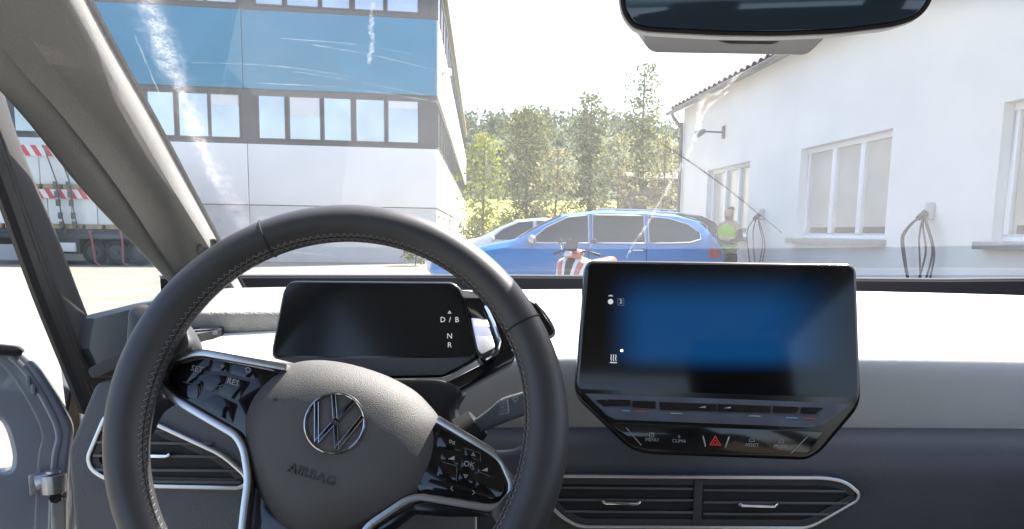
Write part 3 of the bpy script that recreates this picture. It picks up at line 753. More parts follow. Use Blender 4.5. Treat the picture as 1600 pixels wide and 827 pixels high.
# local frame: facing -x (to the left), height 1.68
body = skin([((0, 0, .9), (.13, .15)), ((0, 0, 1.1), (.11, .14)), ((0, 0, 1.3), (.12, .16)), ((0, 0, 1.4), (.08, .1)), ((-.01, 0, 1.46), .055), ((-.02, 0, 1.53), (.075, .07)), ((-.015, 0, 1.6), (.095, .078)), ((-.005, 0, 1.66), (.08, .066)), ((-.105, 0, 1.55), .02),
             ((0, .18, 1.36), .062), ((-.03, .24, 1.12), .05), ((-.2, .1, 1.1), .042), ((-.22, -.06, 1.12), .036),
             ((0, -.18, 1.36), .062), ((-.03, -.24, 1.12), .05), ((-.2, -.1, 1.12), .042), ((-.22, .06, 1.15), .036),
             ((0, .1, .82), .09), ((-.01, .11, .48), .062), ((.02, .12, .1), .045), ((-.11, .13, .05), .04),
             ((0, -.1, .82), .09), ((-.01, -.11, .48), .062), ((.03, -.12, .1), .045), ((-.1, -.13, .05), .04)],
            [(0, 1), (1, 2), (2, 3), (3, 4), (4, 5), (5, 6), (6, 7), (5, 8), (3, 9), (9, 10), (10, 11), (11, 12), (3, 13), (13, 14), (14, 15), (15, 16), (0, 17), (17, 18), (18, 19), (19, 20), (0, 21), (21, 22), (22, 23), (23, 24)])
obj('body', body, M['skin'], per)
obj('hair', skin([((.035, 0, 1.615), (.078, .074)), ((.02, 0, 1.665), (.082, .07)), ((.0, 0, 1.69), (.055, .05))], [(0, 1), (1, 2)]), M['hair'], per)
for s in (1, -1):
    obj('jacket_sleeve', skin([((0, s*.2, 1.32), .068), ((-.02, s*.255, 1.14), .062), ((-.12, s*.2, 1.09), .055), ((-.235, s*-.02, 1.12+.02*s), .045)], [(0, 1), (1, 2), (2, 3)]), M['navy'], per)
ve = obj('vest', skin([((0, 0, .84), (.165, .19)), ((0, 0, 1.0), (.155, .185)), ((0, 0, 1.2), (.155, .205)), ((0, 0, 1.33), (.13, .225)), ((0, 0, 1.40), (.09, .17)), ((0, 0, 1.45), (.06, .08))], [(0, 1), (1, 2), (2, 3), (3, 4), (4, 5)]), M['hivis'], per)
obj('reflective_band', tube([Vector((.16*math.cos(a), .19*math.sin(a), .97)) for a in [k*math.pi/12 for k in range(24)]], .02, 6, True), M['reflect'], ve)
for s in (1, -1):
    lg = obj('trouser_leg', skin([((0, s*.07, .93), (.12, .1)), ((0, s*.1, .8), (.11, .1)), ((-.01, s*.11, .48), .08), ((.025, s*.12, .09), .07)], [(0, 1), (1, 2), (2, 3)]), M['navy'], per)
    obj('shoe', skin([((.03, s*.12, .06), .055), ((-.06, s*.125, .045), .05), ((-.14, s*.13, .035), .035)], [(0, 1), (1, 2)]), M['shoe'], per)
per.location = (pp.x, YP, 0); per.rotation_euler = (0, 0, R_(38))

# ================================================================= FLATBED TRAILER WITH LOAD
M['load'] = mat('white_wrapped_load', (.72, .74, .75), .55, var=(2, .04))
M['chassis'] = mat('truck_chassis', (.05, .055, .06), .6, var=(3, .2))
M['tapered'] = mat('barrier_red', (.6, .08, .1), .5)
M['tapewhite'] = mat('barrier_white', (.78, .76, .75), .5)
M['pallet'] = mat('pallet_timber', (.35, .26, .15), .8, var=(8, .2))
M['strap'] = mat('red_strap', (.36, .09, .11), .6)
M['chain'] = mat('lashing_steel', (.12, .12, .12), .5, metal=.5)
YT = 23.0
def TX(px): return Pw(px, 380, YT).x
def TZ(py, px=150): return Pw(px, py, YT).z
xl, xr = TX(-40), TX(242)
tz0 = TZ(358)
tr = thing('flatbed_trailer', 'dark flatbed trailer with three axles parked in the yard', 'trailer', ((xl+xr)/2, YT, 0))
obj('deck', box(((xl+xr)/2, YT+1.25, tz0-.08), (xr-xl, 2.5, .14)), M['chassis'], tr, bev=.02)
obj('side_rail', box(((xl+xr)/2, YT+.03, tz0-.23), (xr-xl, .06, .16)), M['chassis'], tr, bev=.01)
obj('chassis_beam', box(((xl+xr)/2, YT+1.25, tz0-.35), (xr-xl-.4, .9, .35)), M['chassis'], tr)
obj('tool_box', box((TX(95), YT+.4, tz0-.5), (1.1, .7, .55)), M['chassis'], tr, bev=.03)
obj('white_tank', box((TX(104), YT+.02, TZ(387)), (.55, .1, .28)), M['tapewhite'], tr, bev=.03)
for i, px in enumerate((142, 177, 212)):
    for dy in (.25, 2.25):
        c = Vector((TX(px), YT+dy, .40)); r = .40
        ty = obj('tyre', grid([[Vector((c.x+math.cos(a)*(r-.1+.1*math.cos(b)), c.y+.14*math.sin(b), c.z+math.sin(a)*(r-.1+.1*math.cos(b)))) for b in [k*math.pi/4 for k in range(8)]] for a in [j*math.pi/14 for j in range(29)]], True), M['tyre'], tr)
        sl2 = [cyl(c+Vector((0, -.1, 0)), c+Vector((0, .05, 0)), .24, 16), cyl(c+Vector((0, -.15, 0)), c+Vector((0, -.1, 0)), .1, 10)]
        for k in range(8):
            a = k*math.pi/4; q = c+Vector((.17*math.cos(a), -.11, .17*math.sin(a))); sl2.append(cyl(q, q+Vector((0, -.02, 0)), .025, 6))
        obj('hub', join(*sl2), M['chassis'], ty)
GL = 'white wrapped load on the trailer'
def crate_row(za, zb, pxs, lab):
    for i in range(len(pxs)-1):
        x0, x1 = TX(pxs[i])+.015, TX(pxs[i+1])-.015
        tag(obj('wrapped_crate', box(((x0+x1)/2, YT+1.2, (za+zb)/2), (x1-x0, 2.2, zb-za)), M['load'], None, None, bev=.02, base=((x0+x1)/2, YT+1.2, za)), lab, 'crate', GL)
def beam(za, zb, m='pallet', nm='timber_bearer', lab='x'):
    n = 14; wd = (xr-xl-.2)/n
    for i in range(n):
        pass
zlow0, zlow1, zup0, zup1 = tz0+.07, TZ(311), TZ(296)+.0, TZ(246)
crate_row(zlow0+.06, zlow1, (-30, 30, 75, 112, 152, 196, 236), 'white wrapped crate in the lower row on the trailer')
crate_row(TZ(292)+.06, TZ(243), (-30, 20, 66, 110, 150, 190), 'white wrapped crate in the upper row on the trailer')
def timber(z0, z1, lab):
    t = thing('timber_bearers', lab, 'timber', ((xl+xr)/2, YT, z0), None, 'timber bearers under the load')
    x = xl+.3
    while x < xr-.3:
        obj('bearer', box((x+.3, YT+1.2, (z0+z1)/2), (.5, 2.36, z1-z0-.004)), M['pallet'], t, bev=.008); x += .62
timber(tz0-.008, zlow0+.058, 'timber bearers lying on the trailer deck under the lower crates')
timber(TZ(296), TZ(292)+.058, 'timber bearers between the lower and upper crates')
def tape(za, zb, lab):
    t = thing('striped_board', lab, 'warning board', ((xl+xr)/2, YT, za), None, 'red and white warning boards on the load')
    y0, y1 = YT+.03, YT+.085
    obj('backing', box(((xl+xr)/2, y1+.005, (za+zb)/2), (xr-xl-.3, .02, zb-za)), M['tapewhite'], t, smooth=False)
    x = xl+.2; st_ = .17; h = zb-za; i = 0
    while x+st_+h < xr-.2:
        obj('stripe', prism([Vector((x+h*.6, y0, za)), Vector((x+st_+h*.6, y0, za)), Vector((x+st_, y0, zb)), Vector((x, y0, zb))], [Vector((x+h*.6, y1-.01, za)), Vector((x+st_+h*.6, y1-.01, za)), Vector((x+st_, y1-.01, zb)), Vector((x, y1-.01, zb))]), M['tapered'] if i % 2 == 0 else M['tapewhite'], t, smooth=False); x += st_; i += 1
tape(TZ(311)-.0, TZ(296)-.01, 'red and white striped board between the two rows of crates')
tape(TZ(245)+.005, TZ(228), 'red and white striped board along the top of the upper crates')
for px in (104, 124):
    t = thing('lashing_chain', 'lashing strap with steel ratchets over the white crates', 'lashing', (TX(px), YT, tz0), None, 'lashings over the load')
    pts = [Vector((TX(px)+.05, YT-.06, tz0-.15)), Vector((TX(px)-.06, YT-.08, TZ(335))), Vector((TX(px)-.15, YT-.06, TZ(285))), Vector((TX(px)-.5, YT-.04, TZ(228)))]
    obj('strap', tube(pts, .02, 6), M['chain'], t)
    for py in (352, 338, 318, 305, 290): obj('ratchet', box((TX(px)-.05-(352-py)*.002, YT-.1, TZ(py)), (.12, .08, .2)), M['chain'], t, bev=.02)
for px, d in ((146, .1), (194, 0)):
    obj_ = obj('hanging_strap', tube([Vector((TX(px)-.05, YT-.09, tz0-.05)), Vector((TX(px)+.1*d, YT-.1, .8)), Vector((TX(px)+d, YT-.12, .1)), Vector((TX(px)+d+.3, YT-.4, .02))], .028, 6), M['strap'], None, None, base=(TX(px), YT, 0))
    tag(obj_, 'red strap hanging over a trailer wheel' if d else 'red strap hanging between two trailer wheels', 'strap', 'red straps on the trailer')

# ================================================================= MOTOR SCOOTER
M['swhite'] = mat('scooter_white', (.75, .74, .73), .3, coat=.6)
M['sred'] = mat('scooter_red', (.5, .16, .11), .3, coat=.6)
YS = 9.0
ps = Pw(905, 420, YS)
sc = thing('motor_scooter', 'white and red motor scooter standing in front of the blue estate car', 'scooter', (0, 0, 0))
def fend(pts, m, nm, r, par=sc, seg=10): return obj(nm, tube(smooth_path([Vector(p) for p in pts], 5), r if not isinstance(r, list) else r, seg), m, par)
# travels along x, rear to the right
for wx in (-.28, .78):
    wv = obj('wheel', grid([[Vector((wx+math.cos(a)*(.19+.045*math.cos(b)), .055*math.sin(b), .235+math.sin(a)*(.19+.045*math.cos(b)))) for b in [k*math.pi/4 for k in range(8)]] for a in [j*math.pi/12 for j in range(25)]], True), M['tyre'], sc)
    obj('rim', join(cyl((wx, -.03, .235), (wx, .03, .235), .05, 10), *[tube([Vector((wx, 0, .235)), Vector((wx+.16*math.cos(k*1.257), 0, .235+.16*math.sin(k*1.257)))], .018, 6) for k in range(5)]), M['rim'], wv)
obj('fork', tube([Vector((-.28, .08, .24)), Vector((-.1, .05, .8))], .025, 8), M['steel'], sc)
def shield(nm, L, m, bulge, x0, par=sc):
    """curved leg-shield piece: outline L in (y, z), bulging forwards"""
    c = Vector((sum(p[0] for p in L)/len(L), sum(p[1] for p in L)/len(L))); L2 = rpoly(L, .05, 4); V, F_ = [], []
    prf = [(1.0, .03), (1.0, .0), (.9, -.5*bulge), (.6, -.85*bulge), (.2, -bulge)]
    for s_, dx in prf:
        for p in L2:
            q = c+(Vector(p)-c)*s_; V.append(Vector((x0+dx+.35*(q.x-c.x)**2-(.9-q.y)*.25, q.x, q.y)))
    n = len(L2)
    for k in range(len(prf)-1):
        for i in range(n): F_.append([k*n+i, k*n+(i+1) % n, (k+1)*n+(i+1) % n, (k+1)*n+i])
    F_.append([(len(prf)-1)*n+i for i in range(n)]); F_.append(list(range(n))[::-1])
    return obj(nm, (V, F_), m, par)
shield('front_shield', [(-.27, .95), (-.1, 1.0), (.1, 1.0), (.27, .95), (.25, .7), (.12, .45), (-.12, .45), (-.25, .7)], M['swhite'], .10, -.05)
shield('black_grille', [(-.07, .98), (.07, .98), (.05, .6), (0, .5), (-.05, .6)], M['black'], .06, -.115)
shield('red_stripe', [(-.21, .93), (-.13, .96), (-.06, .62), (-.1, .55)], M['sred'], .05, -.11)
shield('red_stripe', [(.21, .93), (.13, .96), (.06, .62), (.1, .55)], M['sred'], .05, -.11)
shield('head_cover', [(-.17, 1.02), (-.1, 1.1), (.1, 1.1), (.17, 1.02), (.1, .97), (-.1, .97)], M['sred'], .07, -.09)
obj('headlamp', ball((-.17, 0, 1.03), (.03, .07, .04), 8, 12), M['chead'], sc)
obj('front_mudguard', ball((-.26, 0, .45), (.22, .07, .07), 8, 12), M['sred'], sc)
obj('floor_board', box((.2, 0, .35), (.5, .32, .08)), M['black'], sc, bev=.03)
obj('rear_body', tube(smooth_path([Vector((.28, 0, .55)), Vector((.5, 0, .64)), Vector((.8, 0, .72)), Vector((1.0, 0, .78))], 4), [.10, .13, .15, .16, .165, .17, .17, .165, .16, .14, .12, .09, .04], 12), M['swhite'], sc)
obj('seat', tube(smooth_path([Vector((.25, 0, .80)), Vector((.45, 0, .84)), Vector((.7, 0, .87)), Vector((.98, 0, .93))], 4), [.06, .08, .09, .1, .11, .11, .11, .11, .1, .1, .09, .07, .03], 10), M['sred'], sc)
for s in (1, -1):
    obj('pannier', box((.78, s*.24, .68), (.36, .16, .3)), M['swhite'], sc, bev=.06, segs=3)
    obj('pannier_stripe', box((.78, s*.325, .70), (.30, .012, .06), (1, 0, .3), (0, 1, 0), (-.3, 0, 1)), M['sred'], sc, bev=.004)
obj('handlebar', tube([Vector((.02, -.34, 1.03)), Vector((-.04, -.2, 1.07)), Vector((-.08, 0, 1.04)), Vector((-.04, .2, 1.07)), Vector((.02, .34, 1.03))], .014, 8), M['black'], sc)
for s in (1, -1):
    obj('grip', tube([Vector((-.0, s*.26, 1.052)), Vector((.03, s*.37, 1.02))], .02, 8), M['black'], sc)
    st_ = obj('mirror', ball((.02, s*.27, 1.2), (.018, .05, .035), 6, 10), M['black'], sc)
    obj('stem', tube([Vector((-.03, s*.19, 1.06)), Vector((.015, s*.265, 1.18))], .006, 6), M['steel'], st_)
obj('small_windscreen', slab([[Vector((-.15+.03*k, -.12+.012*k, 1.07+.05*k)), Vector((-.18+.03*k, 0, 1.075+.055*k)), Vector((-.15+.03*k, .12-.012*k, 1.07+.05*k))] for k in range(4)], (.006, 0, 0)), M['cglass'], sc)
sc.location = (ps.x-.05, YS, 0); sc.rotation_euler = (0, 0, R_(50)); sc.scale = (.92, .92, .92)

# ================================================================= THE CAR WE SIT IN  (all in the car frame MC, origin at the eye)
def part(name, vf, m, par, **k): return obj(name, vf, m, par, MC, **k)
GROUND = -EYE
car = thing('car_cabin', 'grey car cabin round the driver, with sloping windshield and pale cloth pillar', 'car', (.19, .9, GROUND), MC)

# ---- windshield
y0, y1 = 1.262, .50
z0 = zrow(430, y0); z1 = .315
wn = Vector((0, -(z1-z0), -(y0-y1))).normalized()           # towards the cabin
FW = Fr((.19, y0, z0), wn, (0, -(y0-y1), z1-z0))
hL = math.hypot(y0-y1, z1-z0)
xL0, xR0, xL1, xR1 = -.70, .70, -.64, .64                    # about the car's centre line
def wsx(u, v): return u
rows = []
for j in range(9):
    v = hL*j/8
    a = xL0+(xL1-xL0)*j/8; b = xR0+(xR1-xR0)*j/8
    rows.append([FW.p(a+(b-a)*i/12, v, 0) for i in range(13)])
ws = part('windshield', grid(rows), M['windshield'], car, smooth=False)
me = ws.data
if me.polygons[0].normal.y > 0: me.flip_normals()
def on_glass(name, path, wpx, m, w=.0015, n=5, seed=0, jag=0):
    rnd = random.Random(seed)
    P = [Vector(FW.px(x, y, w)) for x, y in path]; P = smooth_path([(p.x, p.y, 0) for p in P], n)
    k = 1155/1.0
    wd = []
    for i, p in enumerate(P):
        f = i/(len(P)-1); ww = wpx[min(len(wpx)-1, int(f*(len(wpx)-1)))]; ww2 = wpx[min(len(wpx)-1, int(f*(len(wpx)-1))+1)]
        q = f*(len(wpx)-1) % 1; wd.append((ww+(ww2-ww)*q)/FPX*1.0*rnd.uniform(1-jag, 1+jag))
    P2 = [(p.x+rnd.uniform(-1, 1)*jag*.002, p.y) for p in P]
    V, F_ = [], []
    for i, p in enumerate(P2):
        a = Vector(P2[max(i-1, 0)]); b = Vector(P2[min(i+1, len(P2)-1)]); t = (b-a).normalized(); nn = Vector((-t.y, t.x))*wd[i]/2
        V += [FW.p(p[0]+nn.x, p[1]+nn.y, w), FW.p(p[0]-nn.x, p[1]-nn.y, w)]
    F_ = [[2*i, 2*i+1, 2*i+3, 2*i+2] for i in range(len(P2)-1)]
    o = part(name, (V, F_), m, ws, smooth=False); uv = o.data.uv_layers.new(name='UVMap')
    for lp_ in o.data.loops: uv.data[lp_.index].uv = (lp_.vertex_index % 2, lp_.vertex_index//2/len(P2))
    return o
on_glass('smear', [(205, -60), (240, 30), (262, 90), (292, 165), (325, 245), (358, 310), (392, 372)], [46, 52, 46, 44, 40, 34], M['smear'], .0015, 9, 1, .22)
on_glass('smear', [(214, -60), (250, 60), (300, 190), (340, 290)], [20, 30, 24, 16], M['streak'], .0022, 12, 2, .5)
on_glass('drip_mark', [(1165, 104), (1128, 142), (1098, 155), (1092, 190), (1082, 225), (1070, 250)], [5, 9, 12, 9, 9, 6], M['streak'], .0015, 6, 3, .5)
on_glass('drip_mark', [(1140, 142), (1112, 162), (1094, 185)], [5, 7, 5], M['streak'], .002, 6, 4, .4)
on_glass('drip_mark', [(1066, 255), (1050, 282), (1030, 318), (1012, 350), (992, 378), (978, 404)], [8, 7, 6, 7, 5, 5], M['streak'], .0015, 6, 5, .4)
on_glass('drip_mark', [(583, 5), (580, 40), (580, 70), (576, 104)], [4, 7, 7, 5], M['streak'], .0015, 8, 6, .5)
for k, (a, b, c) in enumerate([((300, 98), (430, 103), (560, 122)), ((488, 70), (590, 88), (686, 112)), ((400, 130), (540, 138), (686, 160)), ((460, 112), (560, 128), (670, 150)), ((210, 55), (225, 90), (250, 150)), ((420, 392), (500, 398), (548, 408)), ((440, 60), (560, 70), (640, 84)), ((1040, 60), (1050, 200), (1052, 330))]):
    on_glass('wiper_scratch', [a, b, c], [2.2, 3, 2], M['scratch'], .0013, 6, 20+k, .2)
M['darkline'] = smear_mat('painted_reflection', .1, .4, .9, 60, .05)  # dark tone for a cabin edge reflected in the glass, painted on as a strip
on_glass('painted_reflection', [(985, 188), (1015, 212), (1046, 232), (1085, 258), (1130, 290), (1180, 330), (1222, 364)], [3, 5, 5, 4, 4, 3, 2], M['darkline'], .0025, 6, 40, .25)
rnd = random.Random(5); V, F_ = [], []
for i in range(420):
    u, v = FW.px(rnd.uniform(180, 1590), rnd.uniform(-20, 425), .001); r = rnd.choice((.0004, .0004, .0006, .0009)); k = len(V)
    for q in range(6): V.append(FW.p(u+r*math.cos(q*1.047), v+r*1.5*math.sin(q*1.047), .001))
    F_.append([k+q for q in range(6)])
tag(part('dust_specks', (V, F_), M['streak'], ws, smooth=False), kind='stuff')

# ---- cowl strip (black band between the glass and the dashboard)
rows = []
for px, r0, r1 in ((250, 432, 458), (400, 431, 455), (700, 431, 455), (905, 432, 455), (1345, 436, 457), (1480, 437, 462), (1600, 436, 470), (1680, 425, 478)):
    x0 = cray(px, r0).x/cray(px, r0).y
    rows.append([Vector((x0*1.252, 1.252, zrow(r0, 1.252)+.0)), Vector((x0*1.24, 1.24, zrow(r0, 1.24)-.004)), Vector((x0*1.228, 1.228, zrow(r1, 1.228)-.002)), Vector((x0*1.2, 1.2, zrow(r1+8, 1.2)))])
part('cowl_strip', slab(rows, (0, .01, -.02)), M['cowl'], car)
part('glass_edge_seal', tube([r[0]+Vector((0, -.001, .0005)) for r in rows], .0022, 6), M['lightgrey'], car)
# bonnet beyond the glass
rows = []
for y, dz in ((1.30, -.03), (1.5, -.10), (1.8, -.19), (2.05, -.30), (2.2, -.45), (2.26, -.7)):
    rows.append([Vector((.19+x, y-.12*(x/.8)**2, z0+dz-.07*(x/.8)**2)) for x in (-.82, -.6, -.3, 0, .3, .6, .82)])
part('bonnet', slab(rows, (0, 0, -.02)), M['paint'], car)

# ---- A pillar (left), lofted through rows of photo points
AP = [(-260, (-8, -70, -175, -235, -310), .45), (-150, (53, 0, -95, -160, -235), .56), (0, (135, 80, 5, -50, -115), .70), (100, (190, 138, 85, 25, -35), .82), (190, (241, 195, 155, 105, 45), .93), (300, (300, 262, 232, 189, 133), 1.07), (410, (358, 335, 297, 262, 237), 1.19), (480, (396, 380, 340, 310, 300), 1.24)]
def ap_rows(cols):
    out = []
    for y, xs, d0 in AP:
        dep = [d0, d0-.07, d0-.05, d0-.055, .56*1155/(800-xs[4])]
        xs = (xs[0], xs[0]-(xs[0]-xs[1])*.72, xs[2], xs[3], xs[4])
        dep[3] = (dep[2]+dep[4])/2-.02
        out.append([Pd(xs[c], y, dep[c]) for c in cols])
    return out
def dense(rows, n=4):
    cols = list(zip(*rows)); C2 = [smooth_path(c, n) for c in cols]; R2 = [list(r) for r in zip(*C2)]
    return [list(smooth_path(r, n)) for r in R2]
pil = part('pillar_trim', slab(dense(ap_rows((0, 1, 2, 3))), (-.004, .012, 0)), M['pillar'], car, ang=60)
rows = ap_rows((3, 4))
for r, q2 in zip(rows, ap_rows((2,))): r[0] = r[0].lerp(q2[0], .22)+Vector((-.006, .022, -.004))
r3 = [[r[0], r[0].lerp(r[1], .5)+Vector((.006, -.01, 0)), r[1]] for r in rows]
part('pillar_trim', slab(dense(r3), (-.008, .012, 0)), M['pillar'], car, ang=60)
er = ap_rows((0,)); part('glass_seal', tube(smooth_path([r[0]+Vector((.002, 0, .001)) for r in er], 4), .0035, 6), M['rubber'], car)
fg = Fr(Pd(325, 386, 1.1), (.55, -.83, .2))
tw_ = rpoly(fg.pxs([(310, 382), (333, 373), (341, 377), (338, 388), (313, 399), (308, 394)]), .004)
gr = part('tweeter_grille', ring(fg, tw_, inset(tw_, .003), -.01, .004), M['pillar2'], car, bev=.0006)
part('mesh', plate(fg, inset(tw_, .0028), -.008, .001), M['pad'], gr)

# ---- door frame pillar with rubber seals
DP = [(-150, -105, -215), (0, -42, -115), (120, -2, -62), (235, 35, -20), (370, 90, 28), (465, 126, 62), (565, 166, 102), (640, 196, 132)]
def dpt(y, x, dx=0): return Pd(x, y, .585*1155/(800-x)+dx)
rows = []
for y, r, l in DP:
    m1 = r-(r-l)*.06; m2 = r-(r-l)*.5; m3 = r-(r-l)*.56
    rows.append([dpt(y, r, .02), dpt(y, m1), dpt(y, m2), dpt(y, m3, .02), dpt(y, l, .03)])
part('door_frame', slab([list(smooth_path([Vector(p) for p in c], 1)) for c in zip(*[smooth_path(c, 4) for c in zip(*rows)])], (-.02, .03, 0)), M['pillar2'], car, ang=30)
for f, rr in ((.62, .0075), (.76, .009), (.92, .011)):
    part('rubber_seal', tube(smooth_path([dpt(y, r-(r-l)*f, .005) for y, r, l in DP], 4), rr, 8), M['rubber'], car)
# quarter window
fq = Fr((-.585, 0.9, 0), (1, 0, 0))
def onside(L, x): return [cray(a, b)*(x/cray(a, b).x) for a, b in L]
q = onside([(-10, 120), (45, 188), (133, 298), (240, 412), (266, 450), (245, 475), (150, 500), (122, 465), (85, 370), (25, 225)], -.59)
part('quarter_window', prism(q, [p+Vector((-.004, 0, 0)) for p in q]), M['glass'], car, smooth=False)
q = onside([(148, 497), (200, 484), (262, 468), (335, 466), (350, 520), (330, 580), (160, 590), (140, 545)], -.57)
M['teal'] = mat('dark_corner_trim', (.12, .148, .16), .6, var=(20, .1))
part('corner_trim', prism(q, [p+Vector((-.03, 0, 0)) for p in q]), M['teal'], car, bev=.004)

# ---- mirror image of the pillar, side frames and roof for the passenger side and above
def mirx(p): return Vector((2*.225-p.x, p.y, p.z))
part('pillar_trim', slab([[mirx(p) for p in r] for r in dense(ap_rows((0, 1, 2, 3, 4)), 2)], (.006, .012, 0)), M['pillar'], car, ang=60)
def side_tube(sx):
    return [Vector((.19+sx*.655, .52, .30)), Vector((.19+sx*.63, .3, .36)), Vector((.19+sx*.62, -.2, .40)), Vector((.19+sx*.62, -.9, .38)), Vector((.19+sx*.6, -1.6, .30))]
for sx in (-1, 1):
    part('roof_rail', tube(smooth_path(side_tube(sx), 4), .05, 8), M['liner'], car)
    part('centre_pillar', tube([Vector((.19+sx*.64, -.22, .39)), Vector((.19+sx*.72, -.25, -.25)), Vector((.19+sx*.74, -.25, -.95))], [.04, .06, .09], 8), M['pillar2'], car)
rows = []
for y, z in ((.515, .322), (.45, .345), (.2, .385), (-.3, .41), (-1.0, .39), (-1.7, .30)):
    rows.append([Vector((.19+x, y, z+.03*(1-(x/.66)**2))) for x in (-.66, -.4, 0, .4, .66)])
part('roof_lining', slab(rows, (0, 0, .04)), M['liner'], car)
part('passenger_door', join(box((.19+.76, .35, -.50), (.08, 1.2, .6)), box((.19+.74, .35, -.185), (.11, 1.2, .05))), M['pad'], car, bev=.015)
M['seatcloth'] = mat('seat_cloth', (.13, .115, .095), .9, var=(20, .1))
for sx in (-.16, .52):
    st = part('seat', box((sx, -.42, -.28), (.46, .14, .62), (1, 0, 0), (0, .97, .2), (0, -.2, .97)), M['seatcloth'], car, bev=.05, segs=3)
    part('headrest', box((sx, -.52, .10), (.26, .1, .18), (1, 0, 0), (0, .97, .2), (0, -.2, .97)), M['seatcloth'], st, bev=.04, segs=3)
    part('cushion', box((sx, -.1, -.58), (.48, .5, .14)), M['seatcloth'], st, bev=.05, segs=3)
part('rear_bench', box((.19, -1.25, -.3), (1.2, .16, .7)), M['seatcloth'], car, bev=.05, segs=3)
part('floor', box((.19, 0, -.93), (1.5, 2.4, .04)), M['carpet'], car)
part('bulkhead', box((.19, 1.0, -.6), (1.45, .04, .7)), M['carpet'], car)
for sx in (-1, 1): part('sill', box((.19+sx*.77, -.2, -.86), (.12, 2.2, .14)), M['paint'], car, bev=.03)
for sx in (-1, 1):
    for yy in (1.75,):
        c = Vector((.19+sx*.74, yy, GROUND+.345))
        part('wheel', grid([[Vector((c.x+.1*math.sin(b), c.y+math.cos(a)*(.26+.085*math.cos(b)), c.z+math.sin(a)*(.26+.085*math.cos(b)))) for b in [k*math.pi/4 for k in range(8)]] for a in [j*math.pi/14 for j in range(29)]], True), M['tyre'], car)
# body metal beside the open door
q = onside([(92, 560), (112, 560), (126, 690), (112, 830), (108, 900), (78, 900), (98, 760), (108, 690)], -.66)
part('hinge_pillar', prism(q, [p+Vector((-.02, .06, 0)) for p in q]), M['paint'], car, bev=.006)
M['tan'] = mat('underbody_sealer', (.25, .2, .16), .8, var=(60, .3))
q = onside([(113, 605), (122, 612), (126, 672), (118, 700), (104, 668)], -.655)
part('seam_sealer', prism(q, [p+Vector((-.006, .01, 0)) for p in q]), M['tan'], car, bev=.002)

# ---- open driver door
fd = Fr(Pd(60, 700, 1.02), (.50, -.86, .12))
po = rpoly(fd.pxs([(-260, 520), (32, 546), (60, 572), (92, 622), (116, 668), (108, 730), (100, 960), (-260, 960), (-260, 742), (16, 738), (20, 715), (12, 680), (0, 655), (-260, 560)]), .012)
dr = tag(part('door', plate(fd, po, -.05, 0), M['paint'], car, bev=.008, segs=3), 'open silver blue driver door showing its painted inner edge')
for off, rr, wz in ((14, .010, -.004), (34, .02, -.010)):
    L = [(30-off*1.0, 556), (58-off, 585), (88-off, 634), (106-off, 680), (98-off, 735), (90-off, 960)]
    part('pressed_ridge', tube(smooth_path([fd.p(*fd.px(x, y), wz-rr*.45) for x, y in L], 5), rr, 10), M['paint'], dr)
part('top_cap', plate(fd, rpoly(fd.pxs([(-260, 512), (28, 541), (37, 548), (34, 556), (-260, 545)]), .004), -.03, .012), M['rubber'], dr, bev=.003)
for x, y in ((44, 596), (52, 610)):
    part('dent_stop', plate(fd, rpoly(fd.pxs([(x-4, y-8), (x+3, y-8), (x+5, y+6), (x-2, y+7)]), .003), -.001, .006), M['paint'], dr, bev=.002)
hg = part('hinge', join(plate(fd, fd.pxs([(44, 742), (64, 734), (66, 768), (47, 774)]), .0, .008), tube([fd.p(*fd.px(62, 752), .012), fd.p(*fd.px(84, 745), .018)], [.014, .012], 12), tube([fd.p(*fd.px(84, 738), .02), fd.p(*fd.px(86, 766), .02)], .016, 12),
    plate(fd, fd.pxs([(78, 764), (97, 762), (98, 780), (80, 782)]), -.005, .02)), M['steel'], dr, bev=.0015)
part('bolt', cyl(fd.p(*fd.px(88, 772), .02), fd.p(*fd.px(88, 772), .027), .008, 8), M['black'], dr)
part('pin', cyl(fd.p(*fd.px(84, 736), .02), fd.p(*fd.px(84, 732), .02), .010, 10), M['steel'], dr)
q = rpoly(fd.pxs([(78, 782), (104, 776), (104, 960), (84, 960)]), .006)
part('hinge_plate', plate(fd, q, -.03, .006), M['steel'], dr, bev=.004)

# ---- rear-view mirror and sensor housing
rm = thing('rear_view_mirror', 'dark tinted rear-view mirror with rounded lower corners', 'mirror', Pd(1215, -60, .56), MC)
fm = Fr(Pd(1215, 0, .56), (-.16, -.97, -.10))
mo = rpoly(fm.pxs([(966, -20), (972, 22), (988, 44), (1010, 50), (1120, 56), (1215, 57), (1310, 53), (1400, 42), (1438, 28), (1458, 0), (1464, -60), (1440, -95), (990, -95), (966, -60)]), .012)
part('glass', plate(fm, inset(mo, .0035), -.004, .0018), M['mirror'], rm, bev=.001)
part('bezel', ring(fm, mo, inset(mo, .003), -.006, .001), M['black'], rm, bev=.0006)
part('housing', dome(fm, mo, [(1.0, -.0055), (1.012, -.012), (1.0, -.022), (.9, -.036), (.6, -.046)]), M['lightgrey'], rm)
part('stem', tube([fm.p(0, .02, -.04), fm.p(0, .06, -.075), fm.p(0, .10, -.10)], [.016, .014, .02], 12), M['lightgrey'], rm)
sh = thing('sensor_housing', 'grey trapezoid sensor cover on the windshield behind the mirror', 'housing', Pd(1148, 40, .68), MC)
fs = Fr(Pd(1148, 66, .68), (0, -.99, .08))
so = rpoly(fs.pxs([(1004, 20), (1006, 70), (1020, 83), (1262, 87), (1292, 58), (1296, 20)]), .006)
so2 = [(u*.96, v*.9+.01) for u, v in so]
part('cover', prism([fs.p(u, v, 0) for u, v in so], [fs.p(u*.9, v*.7+.045, -.10) for u, v in so]), M['lightgrey'], sh, bev=.003)
